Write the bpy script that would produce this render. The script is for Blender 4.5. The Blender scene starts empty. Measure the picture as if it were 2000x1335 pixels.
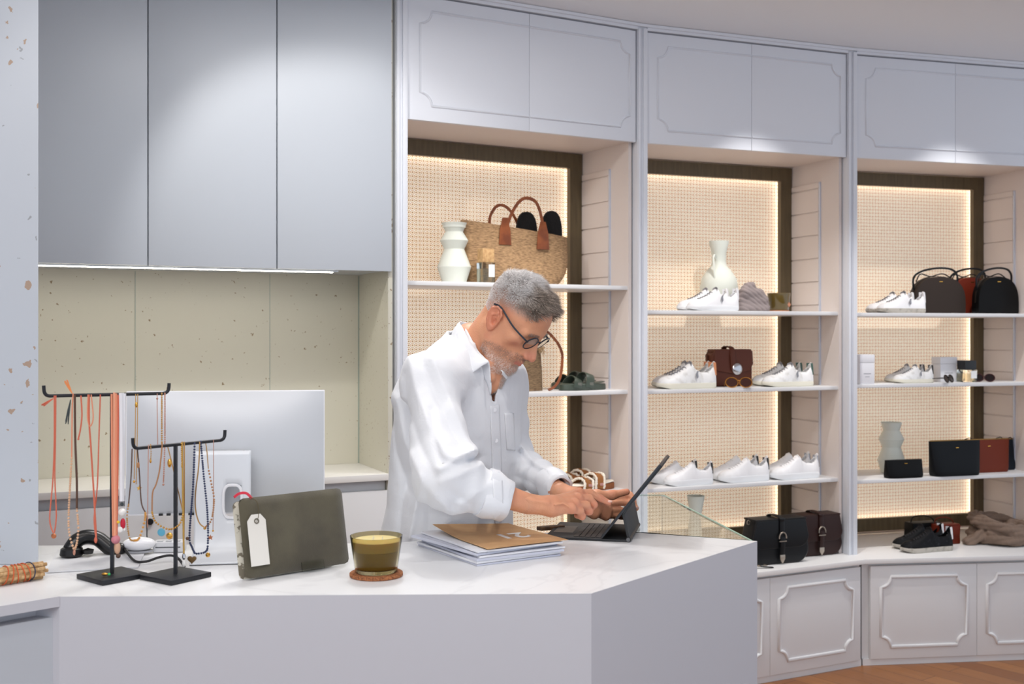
import bpy, bmesh, math, random
import numpy as np
from mathutils import Vector, Matrix
random.seed(7); np.random.seed(7)
SC = bpy.context.scene
COL = SC.collection
# ---------------------------------------------------------------- camera, light, exposure
F = 2180.0; CX, CY = 1000.0, 650.0; CAMZ = 1.55
cam = bpy.data.cameras.new('camera'); CAM = bpy.data.objects.new('camera', cam); COL.objects.link(CAM)
CAM.location = (0, 0, CAMZ); CAM.rotation_euler = (math.pi/2, 0, 0)
cam.sensor_fit = 'HORIZONTAL'; cam.sensor_width = 36.0; cam.lens = 36.0*F/2000
cam.shift_x = 0.0; cam.shift_y = (CY-667.5)/2000
cam.clip_start = 0.05; cam.clip_end = 60
cam.dof.use_dof = True; cam.dof.focus_distance = 2.8; cam.dof.aperture_fstop = 6.3
SC.camera = CAM
SC.view_settings.view_transform = 'Standard'; SC.view_settings.look = 'None'
SC.view_settings.exposure = 0.18; SC.view_settings.gamma = 1.0; SC.view_settings.use_curve_mapping = False
SC.cycles.use_denoising = True
SC.cycles.max_bounces = 8; SC.cycles.transparent_max_bounces = 12
W = bpy.data.worlds.new('world'); SC.world = W; W.use_nodes = True
W.node_tree.nodes['Background'].inputs[0].default_value = (0.80, 0.88, 1.0, 1)
W.node_tree.nodes['Background'].inputs[1].default_value = 0.85

def area(name, loc, target, sx, sy, power, color=(1, 1, 1), spread=180):
    l = bpy.data.lights.new(name, 'AREA'); l.shape = 'RECTANGLE'; l.size = sx; l.size_y = sy
    l.energy = power; l.color = color; l.spread = math.radians(spread)
    o = bpy.data.objects.new(name, l); COL.objects.link(o); o.location = loc
    d = Vector(target)-Vector(loc); o.rotation_euler = d.to_track_quat('-Z', 'Y').to_euler()
    return o
def spot(name, loc, target, power, deg, color=(1, 1, 1), blend=0.5, r=0.03):
    l = bpy.data.lights.new(name, 'SPOT'); l.energy = power; l.color = color; l.spot_size = math.radians(deg)
    l.spot_blend = blend; l.shadow_soft_size = r
    o = bpy.data.objects.new(name, l); COL.objects.link(o); o.location = loc
    d = Vector(target)-Vector(loc); o.rotation_euler = d.to_track_quat('-Z', 'Y').to_euler()
    return o
# unseen soft fill lamps added under the ceiling, and the shop's downlights
area('added_fill_light', (-0.5, 0.3, 2.86), (-0.1, 1.5, 0.6), 2.0, 1.2, 44, (1.0, 0.98, 0.96))
area('added_fill_light', (-0.2, 3.3, 2.86), (-0.1, 3.2, 0.0), 1.2, 0.5, 16, (1.0, 0.98, 0.96))
for (x, y, tx, ty, tz, p, deg) in [
        (-0.80, 3.05, -0.50, 4.26, 1.55, 28, 75), (-0.35, 1.6, -0.25, 2.2, 1.08, 11, 55),
        (0.40, 1.7, 0.05, 2.5, 1.3, 19, 60), (-0.95, 1.75, -0.75, 2.1, 1.08, 9, 60), (-0.35, 3.2, -0.10, 2.6, 1.3, 24, 60)]:
    spot('ceiling_spot_light', (x, y, 2.86), (tx, ty, tz), p, deg, (1.0, 0.965, 0.92), 0.45, 0.025)
# downlights close in front of each shelving bay
for (x, y, tx, ty, p, cone) in [(0.285, 4.19, 0.0, 4.72, 56, 56), (1.26, 4.66, 1.04, 5.22, 56, 70), (2.28, 5.01, 2.11, 5.59, 56, 72)]:
    spot('ceiling_spot_light', (x, y, 2.88), (tx, ty, 0.5), p, cone, (1.0, 0.965, 0.93), 0.75, 0.02)

# ---------------------------------------------------------------- helpers
def P(u, v, Y):
    return Vector(((u-CX)/F*Y, Y, CAMZ-(v-CY)/F*Y))
def srgb(c):
    if isinstance(c, str): c = tuple(int(c[i:i+2], 16) for i in (0, 2, 4))
    r = []
    for k in c[:3]:
        k = k/255.0
        r.append(k/12.92 if k <= 0.04045 else ((k+0.055)/1.055)**2.4)
    return tuple(r)
MATS = {}
def mat(name, color, rough=0.5, metal=0.0, spec=None, bump=None, coat=0.0, trans=0.0, ior=None, emit=None, alpha=None, noise=None, sss=0.0, sheen=0.0):
    """bump=(scale, strength[, distance]); noise=(scale, colour2, lo, hi)"""
    if name in MATS: return MATS[name]
    m = bpy.data.materials.new(name); m.use_nodes = True
    nt = m.node_tree; b = nt.nodes['Principled BSDF']
    c = srgb(color)
    b.inputs['Base Color'].default_value = (*c, 1); b.inputs['Roughness'].default_value = rough
    b.inputs['Metallic'].default_value = metal
    if spec is not None: b.inputs['Specular IOR Level'].default_value = spec
    if coat: b.inputs['Coat Weight'].default_value = coat; b.inputs['Coat Roughness'].default_value = 0.15
    if trans: b.inputs['Transmission Weight'].default_value = trans
    if ior: b.inputs['IOR'].default_value = ior
    if sss: b.inputs['Subsurface Weight'].default_value = sss; b.inputs['Subsurface Radius'].default_value = (0.012, 0.005, 0.003); b.inputs['Subsurface Scale'].default_value = 1.0
    if sheen: b.inputs['Sheen Weight'].default_value = sheen
    if alpha is not None: b.inputs['Alpha'].default_value = alpha
    if emit: b.inputs['Emission Color'].default_value = (*srgb(emit[0]), 1); b.inputs['Emission Strength'].default_value = emit[1]
    tc = None
    if bump or noise: tc = nt.nodes.new('ShaderNodeTexCoord')
    if noise:
        n = nt.nodes.new('ShaderNodeTexNoise'); n.inputs['Scale'].default_value = noise[0]; n.inputs['Detail'].default_value = 4
        nt.links.new(tc.outputs['Object'], n.inputs['Vector'])
        r = nt.nodes.new('ShaderNodeMapRange'); r.inputs['From Min'].default_value = noise[2]; r.inputs['From Max'].default_value = noise[3]
        nt.links.new(n.outputs['Fac'], r.inputs['Value'])
        mx = nt.nodes.new('ShaderNodeMix'); mx.data_type = 'RGBA'
        mx.inputs['A'].default_value = (*c, 1); mx.inputs['B'].default_value = (*srgb(noise[1]), 1)
        nt.links.new(r.outputs['Result'], mx.inputs['Factor']); nt.links.new(mx.outputs['Result'], b.inputs['Base Color'])
    if bump:
        n = nt.nodes.new('ShaderNodeTexNoise'); n.inputs['Scale'].default_value = bump[0]; n.inputs['Detail'].default_value = 3
        nt.links.new(tc.outputs['Object'], n.inputs['Vector'])
        bp = nt.nodes.new('ShaderNodeBump'); bp.inputs['Strength'].default_value = bump[1]
        bp.inputs['Distance'].default_value = bump[2] if len(bump) > 2 else 0.002
        nt.links.new(n.outputs['Fac'], bp.inputs['Height']); nt.links.new(bp.outputs['Normal'], b.inputs['Normal'])
    MATS[name] = m
    return m
class NT:
    """tiny node-writing helper"""
    def __init__(s, name):
        s.m = bpy.data.materials.new(name); s.m.use_nodes = True; s.t = s.m.node_tree; s.b = s.t.nodes['Principled BSDF']; MATS[name] = s.m
    def n(s, typ, props=None, ins=None):
        k = s.t.nodes.new(typ)
        for a, v in (props or {}).items(): setattr(k, a, v)
        for a, v in (ins or {}).items():
            if hasattr(v, 'node'): s.t.links.new(v, k.inputs[a])
            else: k.inputs[a].default_value = v
        return k
    def math(s, op, a, b=0.0, c=None):
        k = s.t.nodes.new('ShaderNodeMath'); k.operation = op
        for i, v in enumerate((a, b) if c is None else (a, b, c)):
            if hasattr(v, 'node'): s.t.links.new(v, k.inputs[i])
            else: k.inputs[i].default_value = v
        return k.outputs[0]
    def mix(s, f, a, b):
        k = s.t.nodes.new('ShaderNodeMix'); k.data_type = 'RGBA'
        for nm, v in (('Factor', f), ('A', a), ('B', b)):
            if hasattr(v, 'node'): s.t.links.new(v, k.inputs[nm])
            elif nm == 'Factor': k.inputs[nm].default_value = v
            else: k.inputs[nm].default_value = (*v[:3], 1)
        return k.outputs['Result']
    def set(s, **kw):
        for a, v in kw.items():
            a = a.replace('_', ' ')
            if hasattr(v, 'node'): s.t.links.new(v, s.b.inputs[a])
            else: s.b.inputs[a].default_value = v
        return s.m

class MB:
    def __init__(s): s.v = []; s.f = []; s.M = None
    def add(s, vs, fs):
        o = len(s.v)
        for p in vs:
            p = Vector(p)
            if s.M is not None: p = s.M @ p
            s.v.append(tuple(p))
        s.f += [tuple(i+o for i in q) for q in fs]
        return s
    def box(s, x0, x1, y0, y1, z0, z1):
        return s.add([(x0, y0, z0), (x1, y0, z0), (x1, y1, z0), (x0, y1, z0), (x0, y0, z1), (x1, y0, z1), (x1, y1, z1), (x0, y1, z1)],
                     [(0, 3, 2, 1), (4, 5, 6, 7), (0, 1, 5, 4), (1, 2, 6, 5), (2, 3, 7, 6), (3, 0, 4, 7)])
    def prism(s, poly, z0, z1):
        """poly: list of (x,y), counter-clockwise"""
        n = len(poly)
        return s.add([(x, y, z0) for x, y in poly]+[(x, y, z1) for x, y in poly],
                     [tuple(range(n-1, -1, -1)), tuple(range(n, 2*n))]+[(i, (i+1) % n, n+(i+1) % n, n+i) for i in range(n)])
    def ext(s, poly, y0, y1):
        """poly of (x,z) extruded along y"""
        n = len(poly)
        return s.add([(x, y0, z) for x, z in poly]+[(x, y1, z) for x, z in poly],
                     [tuple(range(n)), tuple(range(2*n-1, n-1, -1))]+[(i, n+i, n+(i+1) % n, (i+1) % n) for i in range(n)])
    def rings(s, rings, cap=True, close=False):
        """rings: list of equal-length point loops"""
        n = len(rings[0]); vs = [p for r in rings for p in r]; fs = []
        m = len(rings)
        for i in range(m if close else m-1):
            a = i*n; b = ((i+1) % m)*n
            for j in range(n):
                k = (j+1) % n
                fs.append((a+j, a+k, b+k, b+j))
        if cap and not close:
            fs.append(tuple(range(n-1, -1, -1))); fs.append(tuple(range((m-1)*n, m*n)))
        return s.add(vs, fs)
    def lathe(s, prof, seg=32, c=(0, 0, 0)):
        return s.rings([[(c[0]+r*math.cos(2*math.pi*k/seg), c[1]+r*math.sin(2*math.pi*k/seg), c[2]+z) for k in range(seg)] for r, z in prof])
    def tube(s, pts, r, seg=8, close=False, flat=None, up=None):
        """pts polyline; r radius or list; flat=(w,h) makes a strap"""
        pts = [Vector(p) for p in pts]; n = len(pts); rings = []
        N = None
        for i, p in enumerate(pts):
            if close: t = pts[(i+1) % n]-pts[i-1]
            else: t = pts[min(i+1, n-1)]-pts[max(i-1, 0)]
            t = t.normalized() if t.length > 1e-9 else Vector((0, 0, 1))
            if N is None:
                a = Vector(up) if up else (Vector((0, 0, 1)) if abs(t.z) < 0.9 else Vector((1, 0, 0)))
                N = (a-t*a.dot(t)).normalized()
            else:
                N = (N-t*N.dot(t)); N = N.normalized() if N.length > 1e-6 else t.orthogonal().normalized()
            B = t.cross(N)
            rr = r[i] if isinstance(r, (list, tuple)) else r
            if flat:
                w, h = flat if not isinstance(flat[0], (list, tuple)) else flat[i]
                rings.append([p+N*(a*h/2)+B*(b*w/2) for a, b in ((1, .92), (.6, 1), (-.6, 1), (-1, .92), (-1, -.92), (-.6, -1), (.6, -1), (1, -.92))])
            else:
                rings.append([p+N*(rr*math.cos(2*math.pi*k/seg))+B*(rr*math.sin(2*math.pi*k/seg)) for k in range(seg)])
        return s.rings(rings, close=close)
    def ball(s, c, r, seg=12, rings=8, sc=(1, 1, 1)):
        pr = []
        for i in range(rings+1):
            a = math.pi*i/rings
            pr.append([(c[0]+sc[0]*r*max(math.sin(a), .001)*math.cos(2*math.pi*k/seg), c[1]+sc[1]*r*max(math.sin(a), .001)*math.sin(2*math.pi*k/seg), c[2]-sc[2]*r*math.cos(a)) for k in range(seg)])
        return s.rings(pr)
def finish(me, smooth, angle):
    if smooth:
        for p in me.polygons: p.use_smooth = True
        if angle:
            try: me.set_sharp_from_angle(angle=math.radians(angle))
            except Exception: pass
def obj(name, mb, m, parent=None, smooth=False, angle=40, bevel=0, loc=None, rot=None, label=None, subd=0, bseg=2):
    me = bpy.data.meshes.new(name)
    if isinstance(mb, MB):
        me.from_pydata(mb.v, [], mb.f)
        bm = bmesh.new(); bm.from_mesh(me); bmesh.ops.recalc_face_normals(bm, faces=bm.faces)
        if bevel:
            es = [e for e in bm.edges if len(e.link_faces) == 2 and e.calc_face_angle(0) > math.radians(35)]
            bmesh.ops.bevel(bm, geom=es, offset=bevel, segments=bseg, affect='EDGES', profile=0.6, clamp_overlap=True)
            smooth = True
        bm.to_mesh(me); bm.free()
    else:
        me.from_pydata(*mb)
    me.materials.append(m)
    finish(me, smooth, angle)
    o = bpy.data.objects.new(name, me); COL.objects.link(o)
    if parent is not None: o.parent = parent
    if loc is not None: o.location = loc
    if rot is not None: o.rotation_euler = rot
    if subd:
        md = o.modifiers.new('sub', 'SUBSURF'); md.levels = subd; md.render_levels = subd
    if label: o['label'] = label
    return o
def thing(name, label, cat, loc=(0, 0, 0), rz=0.0, group=None):
    o = bpy.data.objects.new(name, None); COL.objects.link(o); o.location = loc
    o.rotation_euler = rz if isinstance(rz, tuple) else (0, 0, rz)
    o.empty_display_size = 0.05
    o['label'] = label; o['category'] = cat
    if group: o['group'] = group
    return o
def tag(o, label, cat, group=None):
    o['label'] = label; o['category'] = cat
    if group: o['group'] = group
    return o
def struct(o): o['kind'] = 'structure'; return o
def copy_tree(o, parent=None):
    c = o.copy(); COL.objects.link(c)
    if parent is not None: c.parent = parent
    for ch in list(o.children): copy_tree(ch, c)
    return c
def arc(cx, cy, r, a0, a1, n):
    return [(cx+r*math.cos(math.radians(a0+(a1-a0)*i/n)), cy+r*math.sin(math.radians(a0+(a1-a0)*i/n))) for i in range(n+1)]
def smoothpts(pts, n=6):
    """Catmull-Rom through pts"""
    pts = [Vector(p) for p in pts]; out = []
    for i in range(len(pts)-1):
        p0 = pts[max(i-1, 0)]; p1 = pts[i]; p2 = pts[i+1]; p3 = pts[min(i+2, len(pts)-1)]
        for k in range(n):
            t = k/n
            out.append(0.5*((2*p1)+(p2-p0)*t+(2*p0-5*p1+4*p2-p3)*t*t+(3*p1-p0-3*p2+p3)*t**3))
    out.append(pts[-1]); return out
def text_obj(name, s, size, m, parent, loc, rot, depth=0.0006, label=None, align='CENTER'):
    cu = bpy.data.curves.new(name, 'FONT'); cu.body = s; cu.size = size; cu.extrude = depth; cu.align_x = align; cu.align_y = 'CENTER'; cu.offset = size*.018
    t = bpy.data.objects.new(name, cu); COL.objects.link(t)
    dg = bpy.context.evaluated_depsgraph_get(); me = bpy.data.meshes.new_from_object(t.evaluated_get(dg))
    bpy.data.objects.remove(t); me.materials.clear(); me.materials.append(m)
    o = bpy.data.objects.new(name, me); COL.objects.link(o); o.parent = parent; o.location = loc; o.rotation_euler = rot
    if label: o['label'] = label
    return o
# ---------------------------------------------------------------- materials of the setting
WHITE = mat('white_lacquer', (226, 229, 236), 0.42)
WHITEB = mat('white_lacquer_base', (228, 228, 229), 0.45)
GREYDOOR = mat('grey_lacquer_doors', (190, 196, 204), 0.38)
CREAM = mat('blush_cream_paint', (226, 216, 211), 0.5)
DARKGAP = mat('dark_gap', (60, 60, 62), 0.7)
METALSTRIP = mat('shelf_track_metal', (205, 214, 232), 0.3, 0.4)
def wood_frame():
    n = NT('dark_bronze_wood'); tc = n.n('ShaderNodeTexCoord')
    mp = n.n('ShaderNodeMapping', ins={'Vector': tc.outputs['Object'], 'Scale': (60, 60, 6)})
    ns = n.n('ShaderNodeTexNoise', ins={'Vector': mp.outputs[0], 'Scale': 1.0, 'Detail': 5.0})
    c = n.mix(ns.outputs['Fac'], srgb((62, 52, 34)), srgb((112, 96, 68)))
    return n.set(Base_Color=c, Roughness=0.45)
FRAMEM = wood_frame()
def speckled(name, base, specks, extra=None):
    n = NT(name); tc = n.n('ShaderNodeTexCoord'); v = tc.outputs['Object']
    nz = n.n('ShaderNodeTexNoise', ins={'Vector': v, 'Scale': 90.0, 'Detail': 2.0})
    vv = n.n('ShaderNodeVectorMath', {'operation': 'SCALE'}, {0: nz.outputs['Color'], 'Scale': 0.02})
    vw = n.n('ShaderNodeVectorMath', {'operation': 'ADD'}, {0: v, 1: vv.outputs[0]})
    col = base
    for (sc, r, pr, cc) in specks:
        vo = n.n('ShaderNodeTexVoronoi', ins={'Vector': vw.outputs[0], 'Scale': float(sc), 'Randomness': 1.0})
        sz = n.n('ShaderNodeSeparateColor', ins={0: vo.outputs['Color']})
        rr = n.math('MULTIPLY', sz.outputs[0], r)
        near = n.math('LESS_THAN', vo.outputs['Distance'], rr)
        pick = n.math('LESS_THAN', sz.outputs[1], pr)
        f = n.math('MULTIPLY', near, pick)
        col = n.mix(f, col, srgb(cc))
    return n.set(Base_Color=col, Roughness=0.4)
SPECK = speckled('speckled_glass_panel', srgb((210, 207, 192)), [(46, 0.265, 0.5, (142, 122, 92)), (80, 0.23, 0.35, (156, 140, 112))])
SPECKG = speckled('speckled_grey_stone', srgb((200, 205, 212)), [(34, 0.24, 0.35, (180, 154, 134)), (60, 0.22, 0.3, (160, 162, 166))])
def lattice():
    n = NT('backlit_ring_lattice'); tc = n.n('ShaderNodeTexCoord')
    sp = n.n('ShaderNodeSeparateXYZ', ins={0: tc.outputs['Object']})
    pitch = 0.0175
    def cell(off):
        fx = n.math('SUBTRACT', n.math('FRACT', n.math('ADD', n.math('DIVIDE', sp.outputs[0], pitch), off)), 0.5)
        fz = n.math('SUBTRACT', n.math('FRACT', n.math('ADD', n.math('DIVIDE', sp.outputs[2], pitch), off)), 0.5)
        return fx, fz, n.math('SQRT', n.math('ADD', n.math('MULTIPLY', fx, fx), n.math('MULTIPLY', fz, fz)))
    fx, fz, d = cell(0.0)
    ring = n.math('LESS_THAN', n.math('ABSOLUTE', n.math('SUBTRACT', d, 0.34)), 0.08)      # pale ring
    _, _, d2 = cell(0.5)
    hole2 = n.math('LESS_THAN', d2, 0.20)
    brass = n.math('SUBTRACT', 1.0, n.math('MAXIMUM', ring, hole2))
    col = n.mix(brass, srgb((252, 245, 234)), srgb((192, 160, 118)))
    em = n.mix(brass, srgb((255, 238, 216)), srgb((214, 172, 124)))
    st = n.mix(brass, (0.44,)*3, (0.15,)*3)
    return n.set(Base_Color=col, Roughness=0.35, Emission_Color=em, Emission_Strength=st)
LATTICE = lattice()
def marble():
    n = NT('white_marble_top'); tc = n.n('ShaderNodeTexCoord')
    ns = n.n('ShaderNodeTexNoise', ins={'Vector': tc.outputs['Object'], 'Scale': 2.2, 'Detail': 8.0, 'Distortion': 1.6})
    a = n.math('ABSOLUTE', n.math('SUBTRACT', ns.outputs['Fac'], 0.5))
    f = n.n('ShaderNodeMapRange', ins={'Value': a, 'From Min': 0.0, 'From Max': 0.022, 'To Min': 0.16, 'To Max': 0.0})
    return n.set(Base_Color=n.mix(f.outputs[0], srgb((236, 237, 239)), srgb((176, 176, 182))), Roughness=0.3)
MARBLE = marble()
def floor_wood():
    n = NT('oak_floor'); tc = n.n('ShaderNodeTexCoord')
    mp = n.n('ShaderNodeMapping', ins={'Vector': tc.outputs['Object'], 'Rotation': (0, 0, math.radians(52))})
    br = n.n('ShaderNodeTexBrick', ins={'Vector': mp.outputs[0], 'Scale': 1.0, 'Mortar Size': 0.0015, 'Brick Width': 0.7, 'Row Height': 0.11, 'Color1': (*srgb((176, 118, 64)), 1), 'Color2': (*srgb((140, 86, 42)), 1), 'Mortar': (*srgb((60, 34, 18)), 1)})
    m2 = n.n('ShaderNodeMapping', ins={'Vector': mp.outputs[0], 'Scale': (5, 60, 1)})
    ns = n.n('ShaderNodeTexNoise', ins={'Vector': m2.outputs[0], 'Scale': 1.0, 'Detail': 6.0})
    c = n.mix(n.math('MULTIPLY', ns.outputs['Fac'], 0.6), br.outputs['Color'], srgb((104, 60, 28)))
    return n.set(Base_Color=c, Roughness=0.38)
FLOORM = floor_wood()
CEILM = mat('ceiling_paint', (236, 237, 240), 0.8)
# ---------------------------------------------------------------- room shell
CEILZ = 2.90
struct(obj('floor', MB().box(-3.2, 4.6, -1.5, 6.6, -0.05, 0.0), FLOORM))
struct(obj('ceiling', MB().box(-3.2, 4.6, -1.5, 6.6, CEILZ, CEILZ+0.05), CEILM))
WALLP = mat('wall_paint', (214, 214, 216), 0.8)
struct(obj('wall_back', MB().box(-3.2, 4.6, 6.4, 6.5, 0, CEILZ), WALLP))
struct(obj('wall_left', MB().box(-3.2, -3.1, -1.5, 6.4, 0, CEILZ), WALLP))
# speckled wall end standing at the back of the counter, left
ka = (75-CX)/F
struct(obj('wall_front_left', MB().prism([(ka*2.262, 2.262), (ka*2.40-0.004, 2.40), (-2.3, 2.44), (-2.2, 2.30)], 1.0805, CEILZ), SPECKG, bevel=0.002))
# ---------------------------------------------------------------- niche on the left
LB = Vector((-0.4555, 4.28, 0)); LA = Vector((-1.593, 3.755, 0)); dL = (LB-LA).normalized(); LC = LB-dL*1.75
nL = Vector((-dL.y, dL.x, 0))                       # into the wall
angL = math.atan2(dL.y, dL.x)
LEN = 1.75; BD = 0.40; ZU = 1.786; ZC = 1.01
def Lroot(name, label, cat): return thing(name, label, cat, (LC.x, LC.y, 0), angL)
struct(obj('wall_niche_back', MB().box(-0.4, LEN+0.0, BD, BD+0.02, 0.0, CEILZ), SPECK, loc=(LC.x, LC.y, 0), rot=(0, 0, angL)))
struct(obj('wall_niche_side', MB().box(LEN-0.014, LEN+0.004, 0.02, BD, 0.0, CEILZ), SPECK, loc=(LC.x, LC.y, 0), rot=(0, 0, angL)))
JOINT = mat('panel_joint', (158, 170, 160), 0.3)
j = MB()
for u in (264, 527):
    k = (u-CX)/F; B0 = LC+nL*BD
    xx = (k*B0.y-B0.x)/(dL.x-k*dL.y)
    j.box(xx-0.0012, xx+0.0012, BD-0.0015, BD+0.001, ZC, ZU)
j.box(LEN-0.018, LEN-0.014, BD-0.004, BD, ZC, ZU)
struct(obj('trim_1', j, JOINT, loc=(LC.x, LC.y, 0), rot=(0, 0, angL)))
def xL(u, y=0.0):
    k = (u-CX)/F; B0 = LC+nL*y
    return (k*B0.y-B0.x)/(dL.x-k*dL.y)
ucab = Lroot('wall_cabinet', 'tall pale grey handleless wall cabinet over the speckled niche with three doors', 'cabinet')
obj('carcass', MB().box(-0.35, LEN-0.016, 0.02, BD-0.002, ZU+0.004, CEILZ-0.003), GREYDOOR, ucab)
seams = [-0.35, xL(289), xL(541), LEN-0.004]
for a, b in zip(seams[:-1], seams[1:]):
    obj('door', MB().box(a+0.0022, b-0.0022, 0.0, 0.018, ZU, CEILZ-0.004), GREYDOOR, ucab, bevel=0.0012)
led = Lroot('strip_light', 'thin lit white strip light under the grey wall cabinet', 'light')
obj('housing', MB().box(-0.3, xL(665), 0.03, 0.052, ZU-0.006, ZU+0.0035), mat('alu', (210, 212, 214), 0.35, 0.8), led)
obj('diffuser', MB().box(-0.3, xL(655), 0.032, 0.050, ZU-0.008, ZU-0.0062), mat('strip_glow', (255, 255, 255), 0.5, emit=((255, 246, 226), 26.0)), led)
bcab = Lroot('back_cabinet', 'low white handleless cabinet below the speckled niche', 'cabinet')
obj('carcass', MB().box(-0.35, LEN-0.018, 0.045, BD-0.002, 0.0, ZC-0.026), mat('base_carcass', (196, 198, 202), 0.5), bcab)
sm = xL(287, 0.022)
for a, b in ((-0.35, sm-0.45), (sm-0.45, sm), (sm, sm+0.62), (sm+0.62, LEN-0.01)):
    obj('door', MB().box(a+0.002, b-0.002, 0.022, 0.042, 0.08, ZC-0.065), WHITEB, bcab, bevel=0.001)
lk = P(293, 1032, 3.78)
lkx = xL(293, 0.02); obj('lock', MB().tube([(lkx, 0.012, lk.z), (lkx, 0.024, lk.z)], 0.011, 16), mat('port_black', (24, 24, 26), .4), bcab)
btop = Lroot('back_worktop', 'white worktop on the low cabinet in the speckled niche', 'worktop')
obj('slab', MB().box(-0.35, LEN-0.014, 0.012, BD-0.002, ZC-0.025, ZC), mat('worktop_white', (238, 236, 232), 0.35), btop, bevel=0.0015)

# ---------------------------------------------------------------- shelving bays
PIL = [Vector((-0.426, 4.32, 0)), Vector((0.571, 4.879, 0)), Vector((1.614, 5.29, 0)), Vector((2.697, 5.61, 0))]
WTZ = 0.50; UZ = 2.387; DT = 2.868; DEP = 0.43
BAY = []
for i in range(3):
    d = (PIL[i+1]-PIL[i]); L = d.length; d.normalize(); BAY.append((PIL[i], d, Vector((-d.y, d.x, 0)), L, math.atan2(d.y, d.x)))
def bx(i, u, y):
    p0, d, n, L, a = BAY[i]; k = (u-CX)/F
    return (k*(p0.y+y*n.y)-p0.x-y*n.x)/(d.x-k*d.y)
def bw(i, x, y, z):
    p0, d, n, L, a = BAY[i]
    return Vector((p0.x+x*d.x+y*n.x, p0.y+x*d.y+y*n.y, z))
def bz(i, x, y, v):
    w = bw(i, x, y, 0); return CAMZ-(v-CY)/F*w.y
SHELF = [[1.757, 1.300, 0.861], [1.652, 1.297, 0.859], [1.648, 1.303, 0.843]]
def notch(x0, x1, z0, z1, r, n=6):
    """rectangle with concave quarter corners, ccw, in (x,z)"""
    p = []
    p += arc(x0, z0, r, 90, 0, n); p += arc(x1, z0, r, 180, 90, n); p += arc(x1, z1, r, 270, 180, n); p += arc(x0, z1, r, 360, 270, n)
    return p
def half(poly, xs, left):
    """open chain of the notch outline on one side of x=xs"""
    n = len(poly); q = n//4
    if left:   # bottom seam -> lower-left corner ... up to the top seam
        a = poly[q-1::-1]; b = poly[:3*q-1:-1]
        return [(xs, poly[0][1] if False else poly[q-1][1])]+a+b+[(xs, b[-1][1])]
    a = poly[q:2*q]; b = poly[2*q:3*q]
    return [(xs, a[0][1])]+a+b+[(xs, b[-1][1])]
nm = ['left', 'middle', 'right']
seam_u = [1034, 1468, 1866]
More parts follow.
